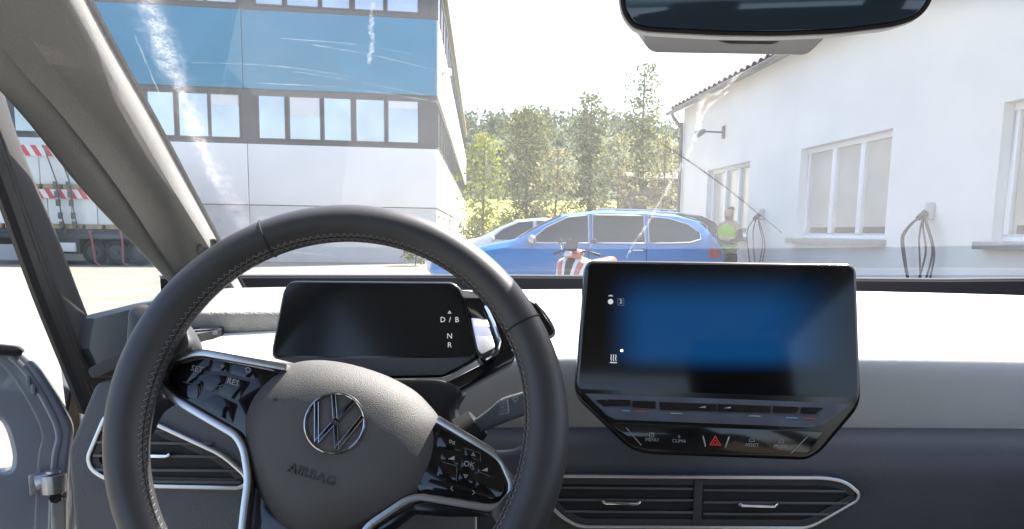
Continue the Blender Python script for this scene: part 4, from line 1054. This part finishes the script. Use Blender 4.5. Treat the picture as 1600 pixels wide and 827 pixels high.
part('slot', plate(fs, rpoly(fs.pxs([(1122, 64), (1218, 65), (1205, 69), (1140, 68)]), .001), -.002, .0008), M['black'], sh)

# ---- dashboard
dash = thing('dashboard', 'two-tone dashboard, pale upper pad over a dark grey lower pad', 'dashboard', (.19, .9, -.45), MC)
def prof(pts): return [Vector((0, y, zrow(r, y))) for r, y in pts]
white = [(452, 1.222), (460, 1.19), (480, 1.10), (505, 1.00), (528, .925), (542, .88), (550, .855), (557, .843), (575, .838), (610, .840), (650, .846), (674, .853)]
xs = [-.54, -.3, -.2, -.1, 0, .1, .2, .3, .4, .5, .6, .7, .8, .88]
rows = []
for x in xs:
    dz = -.012*((x-.19)/.7)**2; P = smooth_path(prof(white), 4)
    rows.append([Vector((max(x, -.452*p.y+.02*max(0, .9-p.y)*0) if x < -.2 else x, p.y, p.z+dz)) for p in P])
part('upper_pad', slab(rows, (0, .012, -.03)), M['padwhite'], dash, ang=60)
dark = [(662, .868), (667, .852), (678, .840), (692, .831), (712, .826), (740, .822), (780, .824), (835, .83), (1000, .85), (1200, .9)]
rows = []
for x in xs:
    dz = -.004*((x-.19)/.7)**2; P = smooth_path(prof(dark), 4)
    rows.append([Vector((max(x, -.34), p.y, p.z+dz)) for p in P])
part('lower_pad', slab(rows, (0, .02, -.01)), M['pad'], dash, ang=60)
# grey fabric hood on the driver's side
A_ = Vector((0, 1.19, zrow(460, 1.19))); B_ = Vector((0, .93, zrow(528, .93)))
dn = (A_-B_).cross(Vector((-1, 0, 0))).normalized()
if dn.z < 0: dn = -dn
fdash = Fr(A_, dn, (0, 1, 0))
hp = rpoly(fdash.pxs([(270, 497), (300, 470), (345, 459), (452, 457), (520, 457), (520, 500), (300, 500)], .01), .03)
part('fabric_hood', plate(fdash, hp, -.01, .02), M['hood'], dash, bev=.008, segs=3)
vp_ = rpoly(fdash.pxs([(292, 512), (362, 507), (345, 523), (300, 533)], -.006), .004)
dv = part('defroster_vent', ring(fdash, vp_, inset(vp_, .004), -.02, .001), M['black'], dash, bev=.001)
part('recess', plate(fdash, inset(vp_, .0035), -.02, -.003), M['black'], dv)
for k in range(3):
    y = 514+k*5; part('slat', ribbon(fdash, [fdash.px(300, y+3, -.005), fdash.px(350-k*5, y-1, -.005)], .006, -.004, .000), M['pad'], dv)
# driver side pad with the outer vent
fl = Fr(Pd(250, 700, .72), (.05, -.985, .17))
pp_ = rpoly(fl.pxs([(149, 600), (176, 590), (240, 592), (305, 606), (395, 655), (560, 690), (745, 700), (745, 960), (128, 960), (114, 800), (106, 705)]), .006)
part('side_pad', plate(fl, pp_, -.14, 0), M['pad'], dash, bev=.006, segs=3)
q = rpoly(fl.pxs([(141, 577), (180, 556), (205, 548), (205, 566), (160, 588), (148, 592)]), .004)
part('corner_lip', plate(fl, q, -.12, .006), M['pillar2'], dash, bev=.002)
M['slat'] = mat('vent_slat', (.12, .12, .125), .4)
def vent(name, fr, L, slats, tabs, divider=None, rad=.012):
    o_ = rpoly(fr.pxs(L, .004), rad, 6)
    v = part(name, ring(fr, o_, inset(o_, .0042), -.004, .006), M['alu'], dash, bev=.0012)
    i1 = inset(o_, .004)
    part('inner_frame', ring(fr, i1, inset(i1, .007), -.02, .0035), M['pillar2'], v, bev=.001)
    part('recess', plate(fr, inset(i1, .001), -.022, .0008), M['black'], v, smooth=False)
    for (x0, x1, ya, yb_) in slats:
        part('slat', ribbon(fr, [fr.px(x0, ya, .004), fr.px(x1, yb_, .004)], .0026, .0009, .0052), M['slat'], v, bev=.0006)
    # vertical guide fins behind the slats
    xs_ = [p[0] for p in L]; x_a, x_b = min(xs_)+25, max(xs_)-40
    for k in range(0):
        x = x_a+(x_b-x_a)*(k+.5)/9; yt = min(p[1] for p in L)+16; yb2 = max(p[1] for p in L)-14
        if name == 'outer_vent': yt = max(yt, 655+(x-235)*.48+14)
        if yb2-yt > 8: part('fin', ribbon(fr, [fr.px(x, yt, .001), fr.px(x, yb2, .001)], .0012, .0006, .0018), M['black'], v)
    for (x0, x1, y) in tabs:
        part('tab', ribbon(fr, [fr.px(x0, y-4, .006), fr.px(x0+6, y, .006), fr.px(x1-6, y+1, .006), fr.px(x1, y-3, .006)], .0035, .003, .010), M['chrome'], v, bev=.0008)
    if divider: part('divider', plate(fr, fr.pxs(divider, .004), -.01, .0055), M['pillar2'], v, bev=.001)
    return v
vent('outer_vent', fl, [(165, 641), (235, 655), (350, 708), (386, 740), (391, 757), (376, 766), (235, 763), (163, 751), (140, 735), (134, 715)],
     [(158, 258, 672, 674), (150, 330, 691, 694), (146, 350, 712, 714), (146, 372, 734, 736), (160, 378, 752, 754)], [(225, 268, 712)])
fc = Fr(Pd(1100, 785, .838), (0, -.985, .17))
vent('centre_vent', fc, [(850, 741), (1290, 744), (1322, 750), (1345, 770), (1342, 784), (1275, 822), (1258, 828), (905, 826), (878, 812), (845, 780)],
     [(868, 1083, 762, 764), (868, 1083, 781, 782), (882, 1083, 799, 801), (1099, 1322, 766, 768), (1099, 1325, 785, 787), (1099, 1295, 803, 804)], [(940, 1000, 786), (1153, 1214, 790)], [(1085, 750), (1098, 750), (1096, 818), (1082, 818)])

# ---- instrument display pod and drive selector
pod = thing('driver_display', 'small dark driver display with gear letters on its right edge', 'display', Pd(585, 590, .75), MC)
fp = Fr(Pd(585, 500, .735), (0, -.975, .22))
ho = rpoly(fp.pxs([(454, 438), (708, 440), (722, 452), (750, 550), (744, 562), (694, 590), (560, 592), (425, 560), (423, 548), (442, 452)]), [.012, .012, .010, .006, .006, .008, .02, .006, .006, .010], 6)
part('housing', rplate(fp, ho, -.022, .0, .004), M['bezel'], pod, ang=50)

scp = rpoly(fp.pxs([(456, 442), (707, 444), (718, 454), (744, 546), (738, 557), (430, 556), (428, 548), (446, 455)]), .008, 6)
part('screen', plate(fp, scp, -.001, .0016), M['screen'], pod, smooth=False)
q = rpoly(fp.pxs([(432, 559), (738, 560), (692, 586), (560, 588)]), .004)
part('lower_trim', plate(fp, q, -.001, .0018), M['pad'], pod, bev=.0006)
for s_, x, y, sz in (('D', 692, 500, .0074), ('/', 703, 500, .0074), ('B', 714, 500, .0074), ('N', 702.5, 525.5, .0074), ('R', 702.5, 539.5, .0074)):
    lettering('gear_letter', s_, fp, x, y, sz, M['white_ink'], pod, .0019)
t3 = fp.pxs([(699.5, 490), (702.5, 485.5), (705.5, 490)], .0018); part('arrow_mark', ring(fp, t3, inset(t3, .0006), .0017, .0021), M['white_ink'], pod, smooth=False)
sel = thing('drive_selector', 'black and chrome rotary drive selector on the side of the driver display', 'selector', Pd(770, 560, .73), MC)
fx = Fr(Pd(765, 510, .728), (.1, -.93, .35))
part('body', plate(fx, rpoly(fx.pxs([(723, 464), (768, 464), (800, 500), (806, 540), (760, 566), (748, 560)]), .004), -.03, -.001), M['gloss'], sel, bev=.004)
part('silver_cap', plate(fx, rpoly(fx.pxs([(718, 454), (752, 457), (760, 467), (724, 466)]), .002), -.03, .001), M['alu'], sel, bev=.001)
fx2 = Fr(Pd(755, 522, .722), (.12, -.72, .68))
part('chrome_face', plate(fx2, rpoly(fx2.pxs([(734, 491), (758, 489), (774, 545), (752, 556), (746, 548)]), .003), -.006, .002), M['alu'], sel, bev=.001)
part('chrome_edge', tube([fx.p(*fx.px(x, y), .004) for x, y in ((758, 480), (770, 505), (780, 535), (776, 552), (758, 562))], .0022, 8), M['chrome'], sel)
part('knob', plate(fx, rpoly(fx.pxs([(772, 470), (815, 462), (838, 474), (862, 508), (867, 522), (858, 530), (815, 528), (776, 540)], -.03), .005), -.05, -.03), M['gloss'], sel, bev=.005, segs=3)
part('knob_trim', tube(smooth_path([fx.p(*fx.px(x, y, -.03), -.029) for x, y in ((836, 474), (852, 492), (863, 510), (866, 522), (858, 529))], 4), .0014, 6), M['alu'], sel)
part('arm', plate(fx, fx.pxs([(686, 600), (752, 566), (800, 540), (808, 548), (806, 560), (722, 606), (690, 614)]), -.05, -.012), M['gloss'], sel, bev=.003)
colm = thing('column_cover', 'black steering column shroud behind the wheel', 'shroud', Pd(600, 720, .74), MC)
fk = Fr(Pd(600, 620, .70), (0, -.97, .24))
part('shell', plate(fk, rpoly(fk.pxs([(480, 590), (690, 592), (722, 606), (700, 640), (722, 700), (700, 790), (480, 790), (450, 680)]), .01), -.12, 0), M['black'], colm, bev=.008)

# ---- wiper stalk
stk = thing('wiper_stalk', 'dark wiper stalk with white printed settings right of the steering wheel', 'stalk', Pd(740, 670, .69), MC)
fz = Fr(Pd(790, 635, .672), (-.1, -.97, .22))
sp_ = rpoly(fz.pxs([(728, 664), (760, 642), (782, 622), (830, 608), (850, 606), (850, 640), (800, 656), (756, 674), (735, 684)]), .006)
part('lever', plate(fz, sp_, -.02, 0), M['pad'], stk, bev=.005, segs=3)
part('collar', tube([fz.p(*fz.px(722, 680), -.012), fz.p(*fz.px(744, 662), -.012)], [.018, .014], 10), M['black'], stk)
for k, s_ in enumerate(('1x', 'OFF', 'INT', 'LOW', 'HIGH')):
    lettering('setting_text', s_, fz, 785.5+k*.4, 626+k*5.2, .0036, M['ink'], stk, .0004, R_(12), .00012)
part('scale_mark', ribbon(fz, [fz.px(792.5, 624, .0004), fz.px(794.5, 645, .0004)], .0011, 0, .0004), M['ink'], stk)
for k in range(4): part('scale_dot', ribbon(fz, [fz.px(791.5+k*.5, 627+k*4.5, .0004), fz.px(794.5+k*.5, 626+k*4.5, .0004)], .0012, .0003, .0006), M['ink'], stk)
wi = fz.pxs([(800, 623), (810, 620), (808, 627), (804, 629)], .0004); part('wiper_symbol', ring(fz, wi, inset(wi, .0006), 0, .0005), M['ink'], stk, smooth=False)
wi = fz.pxs([(818, 632), (828, 628), (826, 635), (821, 637)], .0004); part('wiper_symbol', ring(fz, wi, inset(wi, .0006), 0, .0005), M['ink'], stk, smooth=False)

# ---- centre touchscreen
cs = thing('touchscreen', 'large black centre touchscreen with a soft dark blue patch above a control strip', 'screen', Pd(1120, 720, .73), MC)
ft = Fr(Pd(1120, 560, .715), (-.03, -.98, .19))
oo = rpoly(ft.pxs([(922, 406), (1331, 411), (1340, 422), (1347, 624), (1340, 642), (1284, 708), (1262, 720), (1015, 711), (985, 703), (905, 626), (898, 606), (914, 416)]), [.006, .006, .006, .008, .008, .012, .012, .02, .02, .008, .008, .006], 5)
part('housing', rplate(ft, oo, -.020, 0, .005), M['bezel'], cs, ang=50)
part('mount', box(ft.p(0, -.03, -.08), (.16, .13, .05)), M['black'], cs, bev=.01)
M['screenblue'] = None
def screen_mat():
    m = mat('blue_patch_screen', (.004, .005, .007), .07); t = m.node_tree; b = t.nodes['Principled BSDF']; N = t.nodes.new; L = t.links.new
    tc = N('ShaderNodeTexCoord'); sx = N('ShaderNodeSeparateXYZ'); L(tc.outputs['UV'], sx.inputs[0])
    def ss(src, a, b_):
        mr = N('ShaderNodeMapRange'); mr.interpolation_type = 'SMOOTHSTEP'; mr.inputs[1].default_value = a; mr.inputs[2].default_value = b_; L(src, mr.inputs[0]); return mr.outputs[0]
    def mul(a, b_):
        k = N('ShaderNodeMath'); k.operation = 'MULTIPLY'; L(a, k.inputs[0]); L(b_, k.inputs[1]); return k.outputs[0]
    v = mul(mul(ss(sx.outputs[0], .08, .26), ss(sx.outputs[0], 1.0, .66)), mul(ss(sx.outputs[1], .16, .34), ss(sx.outputs[1], 1.0, .62)))  # soft-edged mask of the dark blue patch painted into the emission
    k = N('ShaderNodeMath'); k.operation = 'MULTIPLY'; k.inputs[1].default_value = .21; L(v, k.inputs[0])
    b.inputs['Emission Color'].default_value = (.002, .075, .25, 1); L(k.outputs[0], b.inputs['Emission Strength']); return m
sg = rpoly(ft.pxs([(927, 413), (1327, 417), (1333, 424), (1339, 616), (1335, 622), (907, 608), (904, 602), (920, 420)]), .004)
so_ = part('screen', plate(ft, sg, -.001, .0012), screen_mat(), cs, smooth=False)
uvl = so_.data.uv_layers.new(name='UVMap'); us = [p[0] for p in sg]; vs = [p[1] for p in sg]
inv = (wm(cs)).inverted() @ MC
for lp in so_.data.loops:
    co = inv.inverted() @ so_.data.vertices[lp.vertex_index].co; h = co-ft.o
    uvl.data[lp.index].uv = ((h.dot(ft.u)-min(us))/(max(us)-min(us)), (h.dot(ft.v)-min(vs))/(max(vs)-min(vs)))
# sloping slider strip
top = [(914, 614), (1332, 630)]; 
Ls = [(914, 615, .002), (1332, 631, .002), (1284, 664, .011), (1266, 668, .012), (962, 656, .012), (948, 649, .011)]
Vf = [ft.p(*ft.px(x, y, wz), wz) for x, y, wz in Ls]; Vb = [ft.p(*ft.px(x, y, wz), -.002) for x, y, wz in Ls]
M['slider'] = mat('smoked_slider', (.10, .12, .15), .16, coat=.6, var=(30, .2))
part('slider_strip', prism(Vb, Vf), M['slider'], cs, bev=.0006)
def strip_w(y): return .002+(.0102)*max(0, min(1, (y-619)/44))
def strip_plate(nm, L, th, m, par=cs, bev=.0004):
    A = [ft.p(*ft.px(x, y, strip_w(y-(x-1120)*.037)), strip_w(y-(x-1120)*.037)+.0002) for x, y in L]; B = [a+ft.n*th for a in A]
    return part(nm, prism(A, B), m, par, bev=bev)
strip_plate('power_key', [(930, 625), (945, 624), (958, 634), (944, 635)], .0008, M['gloss2'])
strip_plate('temperature_slider', [(948, 624), (985, 625), (985, 634), (960, 634)], .0014, M['gloss2'])
strip_plate('temperature_slider', [(988, 626), (1024, 627), (1024, 638), (988, 636)], .0014, M['gloss2'])
strip_plate('volume_slider', [(1030, 628), (1120, 631), (1120, 643), (1032, 640)], .001, M['gloss2'])
strip_plate('volume_slider', [(1122, 631), (1204, 634), (1204, 645), (1122, 643)], .001, M['gloss2'])
strip_plate('temperature_slider', [(1208, 634), (1248, 636), (1246, 646), (1208, 645)], .0014, M['gloss2'])
strip_plate('temperature_slider', [(1251, 636), (1286, 637), (1278, 647), (1251, 646)], .0014, M['gloss2'])
for x0, x1, y, m in ((972, 984, 641, 'blue_mark'), (991, 1009, 642, 'red_mark'), (1048, 1066, 645, 'ink_dim'), (1170, 1188, 649, 'ink_dim'), (1228, 1246, 652, 'blue_mark'), (1256, 1274, 653, 'red_mark')):
    strip_plate('slider_mark', [(x0, y), (x1, y+.6), (x1, y+2.2), (x0, y+1.6)], .0004, M[m], bev=0)
for x0, y in ((1091, 635), (1130, 636)): strip_plate('volume_symbol', [(x0, y+2), (x0+11, y-.6), (x0+11, y+2)], .0014, M['ink'], bev=0)
# touch keys
kp = rpoly(ft.pxs([(950, 662), (1288, 674), (1264, 706), (1255, 710), (1012, 703), (992, 698)], .004), .004)
part('key_panel', plate(ft, kp, -.002, .0042), M['gloss2'], cs, bev=.0012)
rt = R_(-2)
for s_, x, y in (('MENU', 1018.5, 687.5), ('CLIMA', 1061, 689.5), ('ASSIST', 1175, 695.5), ('MODE', 1220, 697.5)):
    lettering('key_text', s_, ft, x, y, .0046, M['ink'], cs, .0044, rt, .0001)
def outline(L, w, m, par, nm, th=.0005, fr=ft):
    p = fr.pxs(L, w); return part(nm, ring(fr, p, inset(p, th), w-.0003, w+.0003), m, par, smooth=False)
outline([(1014.5, 676), (1022, 676.3), (1022, 683.5), (1014.5, 683.2)], .0044, M['ink'], cs, 'key_symbol')
lettering('key_symbol', 'P', ft, 1018.2, 679.8, .0036, M['ink'], cs, .0046, rt, .0001)
outline([(1059, 682.5), (1061, 680), (1063, 682.5), (1061, 685)], .0044, M['ink'], cs, 'key_symbol')
for x, y in ((1175, 687.5), (1220.5, 689.5)):
    outline([(x-4.5, y+1), (x-2.5, y-2.5), (x+2.5, y-2.4), (x+4.5, y+1.2), (x+4, y+3), (x-4, y+2.8)], .0044, M['ink'], cs, 'key_symbol')
outline([(1108.5, 695.5), (1117.5, 681), (1127, 696.2)], .0044, M['red_ink'], cs, 'hazard_triangle', .0006)
outline([(1113.4, 693.0), (1117.5, 686.6), (1122.0, 693.4)], .0046, M['red_ink'], cs, 'hazard_triangle', .0004)
for L in (((1098, 681), (1102, 698)), ((1139, 682), (1133, 699))):
    part('key_ridge', ribbon(ft, [ft.px(*L[0], .0045), ft.px(*L[1], .0045)], .0012, .003, .0054), M['alu'], cs, bev=.0003)
for L in (((978, 668), (1002, 696)), ((1262, 682), (1236, 708))):
    part('key_ridge', ribbon(ft, [ft.px(*L[0], .0045), ft.px(*L[1], .0045)], .0009, .003, .0050), M['ink_dim'], cs)
# symbols on the screen
W_ = .0015
def disc(fr, x, y, rpx, nm, m, par, w=W_, inner=0):
    p = fr.pxs([(x+rpx*math.cos(k*math.pi/8), y+rpx*math.sin(k*math.pi/8)) for k in range(16)], w)
    return part(nm, ring(fr, p, inset(p, inner), w-.0003, w+.0002) if inner else plate(fr, p, w-.0003, w+.0002), m, par, smooth=False)
disc(ft, 954, 471.5, 4.2, 'status_symbol', M['white_ink'], cs)
outline([(950, 463), (954, 460.5), (958.5, 463.2)], W_, M['white_ink'], cs, 'status_symbol', .0006)
lettering('status_text', '2', ft, 970, 471.5, .0055, M['white_ink'], cs, W_, 0, .0001)
outline([(965, 466.5), (975, 466.8), (975, 477.5), (965, 477.2)], W_, M['ink_dim'], cs, 'status_symbol', .0004)
for k in range(3):
    part('seat_heat_symbol', ribbon(ft, [ft.px(954.5+k*3.6, 554+.1*k, W_), ft.px(955.6+k*3.6, 557, W_), ft.px(954.3+k*3.6, 560, W_), ft.px(955.5+k*3.6, 564, W_)], .0008, W_-.0003, W_+.0002), M['white_ink'], cs)
part('seat_heat_symbol', ribbon(ft, [ft.px(953, 566.5, W_), ft.px(964, 566.8, W_)], .0011, W_-.0003, W_+.0002), M['white_ink'], cs)
disc(ft, 971.5, 548, 2.0, 'indicator_light', mat('indicator', (1, 1, 1), .3, emis=((1, .95, .9), 1.5)), cs)

# ---- steering wheel
TILT = R_(20)
fw = Fr(Pd(527, 660, .592), (0, -math.cos(TILT), math.sin(TILT)))
sw = thing('steering_wheel', 'dark leather steering wheel with silver spoke trim, turned slightly clockwise', 'steering wheel', fw.p(0, -.1, -.12), MC)
RT = R_(-17)
def rimpt(th, ph, dr=0):
    a = (th-RT)
    g = max(0, math.cos(a))**6+max(0, -math.cos(a))**6            # fuller grips at three and nine o'clock
    rr = .0158+.0026*g; rx = .0162+.001*g
    R0 = .1685-.0012*g
    q = R0+(rr+dr)*math.cos(ph)
    return fw.p(q*math.cos(th), q*math.sin(th), (rx+dr)*math.sin(ph))
NT, NP = 180, 20
rim = part('rim', grid([[rimpt(2*math.pi*i/NT, 2*math.pi*k/NP) for k in range(NP)] for i in range(NT+1)], True), M['leather'], sw, ang=80)
def seam(thd, wd=.35):
    th = R_(thd)
    part('seam', tube([rimpt(th, 2*math.pi*k/20, .0004) for k in range(20)], .0007, 6, True), M['black'], rim)
def px_angle(x, y):
    u, v = fw.px(x, y); return math.degrees(math.atan2(v, u))
a_l, a_r = px_angle(418, 372), px_angle(822, 505)
for a in (a_l, a_r, a_r-112): seam(a)
# cross stitching along the inner edge
V = []
for s in (0, 1):
    pts = []
    n = 176
    for i in range(n):
        th = 2*math.pi*i/n; ph = R_(142) if (i+s) % 2 == 0 else R_(172)
        pts.append(rimpt(th, ph, .0003))
    V.append(tube(pts, .00030, 4, True))
pts = [rimpt(2*math.pi*i/200, R_(157), -.0001) for i in range(200)]
part('stitching', join(*V), M['thread'], rim)
part('stitch_groove', tube(pts, .0006, 4, True), M['black'], rim)

# airbag cover
hubpx = [(366, 655), (374, 628), (388, 604), (412, 580), (440, 566), (480, 558), (530, 562), (590, 579), (640, 604), (668, 630), (686, 655), (692, 680), (690, 705), (682, 732), (664, 768), (640, 792), (600, 812), (555, 830), (510, 842), (470, 842), (432, 822), (404, 786), (384, 745), (370, 700)]
hp2 = [Vector(fw.px(x, y, -.018)) for x, y in hubpx]
hp2 = [(p.x, p.y) for p in smooth_path([(p.x, p.y, 0) for p in hp2+[hp2[0]]], 4)[:-1]]
hub = part('airbag_cover', dome(fw, hp2, [(.985, -.05), (1.0, -.038), (1.0, -.0335), (.99, -.030), (.96, -.0258), (.91, -.0212), (.84, -.0165), (.76, -.0125), (.67, -.0093), (.57, -.0074), (.4, -.0062), (.2, -.0058), (.05, -.0057)]), M['hubskin'], sw, ang=60)
lettering('airbag_text', 'AIRBAG', fw, 487, 742, .0108, M['emboss'], hub, -.0064, RT, .0009, 1.08)
for x, y in ((430, 622), (622, 692)):
    part('moulded_mark', ribbon(fw, [fw.px(x-4, y+3, -.008), fw.px(x, y, -.008), fw.px(x+4, y+2, -.008)], .0008, -.0095, -.0082), M['emboss'], hub)
# round emblem
ec = Vector(fw.px(523, 661, -.005)); ER = .0240
em = part('emblem', tube([fw.p(ec.x+ER*math.cos(k*math.pi/24), ec.y+ER*math.sin(k*math.pi/24), -.0052) for k in range(48)], .0013, 8, True), M['dchrome'], sw)
part('emblem_disc', dome(fw, [(ec.x+ER*math.cos(k*math.pi/16), ec.y+ER*math.sin(k*math.pi/16)) for k in range(32)], [(1, -.009), (1, -.0062), (.3, -.0056)]), M['hubskin'], em)
def estroke(L):
    P = [Vector(p) for p in L]; m = Matrix.Rotation(RT, 2); P = [ec+(m @ p)*ER for p in P]
    part('emblem_stroke', ribbon(fw, [(p.x, p.y) for p in P], .0031, -.0060, -.0038), M['gloss'], em, bev=.0004)
    for sgn in (1, -1):
        q = []
        for i, p in enumerate(P):
            a = P[max(i-1, 0)]; b = P[min(i+1, len(P)-1)]; t = (b-a).normalized(); q.append(p+Vector((-t.y, t.x))*(.0016*sgn))
        part('emblem_edge', tube([fw.p(p.x, p.y, -.0039) for p in q], .00035, 5), M['dchrome'], em)
estroke([(-.37, .90), (-.03, .14)]); estroke([(.37, .90), (.03, .14)]); estroke([(-.12, .10), (.12, .10)])
estroke([(-.83, .48), (-.36, -.78)]); estroke([(-.36, -.78), (-.05, -.06)]); estroke([(.36, -.78), (.05, -.06)]); estroke([(.83, .48), (.36, -.78)])

def spath(L, w, n=5, r=None):
    P = [Vector((*fw.px(x, y, w), 0)) for x, y in L]
    # round the corners of an open path
    out = [P[0]]
    for i in range(1, len(P)-1):
        a = P[i-1]-P[i]; b = P[i+1]-P[i]; d = min(r or .01, a.length*.45, b.length*.45)
        s = P[i]+a.normalized()*d; e = P[i]+b.normalized()*d
        for k in range(n+1):
            t = k/n; out.append(s*(1-t)**2+P[i]*2*t*(1-t)+e*t*t)
    out.append(P[-1]); return [(p.x, p.y) for p in out]
WT = -.016
part('spoke_trim', ribbon(fw, spath([(448, 574), (308, 549), (262, 563), (246, 582), (247, 602), (268, 622), (368, 680), (380, 702), (387, 748), (380, 800), (372, 880)], WT, 5, .008), .0062, -.034, WT), M['alu'], sw, bev=.0016)
part('spoke_trim', ribbon(fw, spath([(682, 654), (766, 704), (784, 718), (800, 754), (799, 772), (782, 791), (764, 794), (655, 776), (634, 782), (572, 824), (545, 880)], WT, 5, .008), .0062, -.034, WT), M['alu'], sw, bev=.0016)
WB = -.021
pl_ = rpoly(fw.pxs([(450, 584), (312, 557), (270, 569), (253, 586), (255, 601), (272, 617), (372, 675), (384, 690), (440, 640)], WB), .004)
lp = part('switch_panel', plate(fw, pl_, -.04, WB), M['gloss'], sw, bev=.001)
pr_ = rpoly(fw.pxs([(680, 660), (762, 709), (779, 722), (793, 755), (792, 769), (778, 785), (764, 787), (656, 769), (650, 760), (660, 700)], WB), .004)
rp = part('switch_panel', plate(fw, pr_, -.04, WB), M['gloss'], sw, bev=.001)
def key(par, L, h=.00035, m='gloss'):
    q = rpoly(fw.pxs(L, WB), .0016, 3); return part('button', plate(fw, q, WB-.0005, WB+h), M[m], par, bev=.0005)
key(lp, [(264, 586), (288, 571), (318, 560), (334, 563), (326, 582), (305, 590), (290, 600)])
key(lp, [(336, 563), (360, 568), (357, 582), (330, 580)], .0007)
key(lp, [(364, 569), (410, 577), (398, 594), (360, 584)])
key(lp, [(270, 600), (290, 603), (308, 593), (320, 597), (310, 622), (296, 622)])
key(lp, [(324, 585), (356, 588), (345, 610), (322, 610), (316, 596)])
key(lp, [(360, 590), (392, 597), (372, 628), (340, 614), (348, 604)])
key(lp, [(318, 626), (336, 616), (372, 632), (364, 662), (330, 644)])
key(rp, [(684, 672), (700, 680), (722, 694), (722, 706), (700, 704), (682, 698)])
key(rp, [(726, 696), (746, 706), (750, 722), (726, 712)])
key(rp, [(690, 706), (718, 712), (716, 728), (688, 718)])
key(rp, [(722, 716), (744, 722), (742, 736), (720, 732)], .0007)
key(rp, [(748, 724), (770, 734), (776, 748), (746, 742)])
key(rp, [(686, 724), (714, 732), (712, 752), (682, 744)])
key(rp, [(718, 737), (742, 741), (738, 757), (716, 752)])
key(rp, [(746, 746), (778, 754), (786, 770), (742, 762)])
key(rp, [(672, 748), (710, 756), (740, 764), (776, 776), (768, 782), (662, 764)])
WX = WB+.0009
def kline(par, L): part('button_ridge', ribbon(fw, [fw.px(x, y, WB+.0006) for x, y in L], .0007, WB-.0002, WB+.0009), M['pad'], par)
for L_ in ([(286, 597), (304, 601), (312, 606), (311, 613)], [(320, 588), (342, 596)], [(332, 612), (340, 603), (348, 602), (364, 610)]): kline(lp, L_)
for L_ in ([(692, 722), (713, 728), (714, 734), (713, 752)], [(742, 740), (748, 737), (766, 745)], [(724, 700), (750, 708), (751, 722)]): kline(rp, L_)
def wtext(s_, x, y, sz, par, m='ink', rot=RT): lettering('button_text', s_, fw, x, y, sz, M[m], par, WX, rot, .0001)
wtext('SET', 308, 577, .0068, lp, rot=R_(-12)); wtext('RES', 364, 597.5, .0068, lp, rot=R_(-14)); wtext('+', 347, 573, .007, lp, 'ink_dim')
wtext('OK', 733, 726, .0064, rp, rot=R_(-12))
def woutline(L, par, th=.0006, nm='button_symbol', m='ink'):
    p = fw.pxs(L, WX); part(nm, ring(fw, p, inset(p, th), WX-.0004, WX+.0002), M[m], par, smooth=False)
woutline([(736, 712), (739.5, 706.5), (743, 713)], rp); woutline([(724, 741), (731.5, 742.5), (727, 748)], rp)
for x, y in ((705, 715), (757, 733)):
    p = fw.pxs([(x-5, y+2.5), (x+5, y-2.5), (x+5, y+4)], WX); part('button_symbol', plate(fw, p, WX-.0004, WX+.0002), M['ink'], rp, smooth=False)
woutline([(383, 576), (388, 573.5), (392, 577), (391, 582), (385, 582)], lp)
for x, y in ((704, 690), (709, 692)): woutline([(x-2, y-3), (x+2, y-2), (x+1, y+3), (x-2, y+2)], rp)
part('button_symbol', ribbon(fw, [fw.px(707, 760, WX), fw.px(704.5, 763, WX), fw.px(707.5, 767, WX)], .0007, WX-.0004, WX+.0002), M['ink'], rp)
part('button_symbol', ribbon(fw, [fw.px(738.5, 766, WX), fw.px(741.5, 770, WX), fw.px(738, 773, WX)], .0007, WX-.0004, WX+.0002), M['ink'], rp)
# leather bridges between trim and rim, and the lower spoke
def bridge(L, w0, prof_, m='leather', nm='spoke'):
    q = rpoly(fw.pxs(L, -.012), .012, 6); part(nm, dome(fw, q, prof_), M[m], sw, ang=60)
PR = [(.98, -.034), (1.0, -.026), (1.0, -.018), (.97, -.0125), (.9, -.0095), (.7, -.008), (.3, -.0075)]
bridge([(200, 470), (268, 482), (292, 512), (306, 545), (262, 560), (243, 580), (243, 604), (264, 625), (236, 640), (214, 690), (190, 640)], 0, PR)
bridge([(846, 640), (824, 690), (800, 702), (768, 702), (786, 716), (804, 752), (803, 774), (784, 796), (764, 800), (790, 840), (820, 900), (858, 800), (866, 700)], 0, PR)
part('lower_spoke', plate(fw, rpoly(fw.pxs([(380, 690), (440, 800), (520, 850), (640, 790), (656, 776), (764, 797), (764, 808), (700, 808), (648, 804), (590, 850), (560, 960), (385, 960), (392, 800)], -.03), .004), -.05, -.03), M['gloss2'], sw, bev=.002)
part('column', tube([fw.p(0, 0, -.045), fw.p(0, -.01, -.12)], [.05, .06], 16), M['black'], sw)
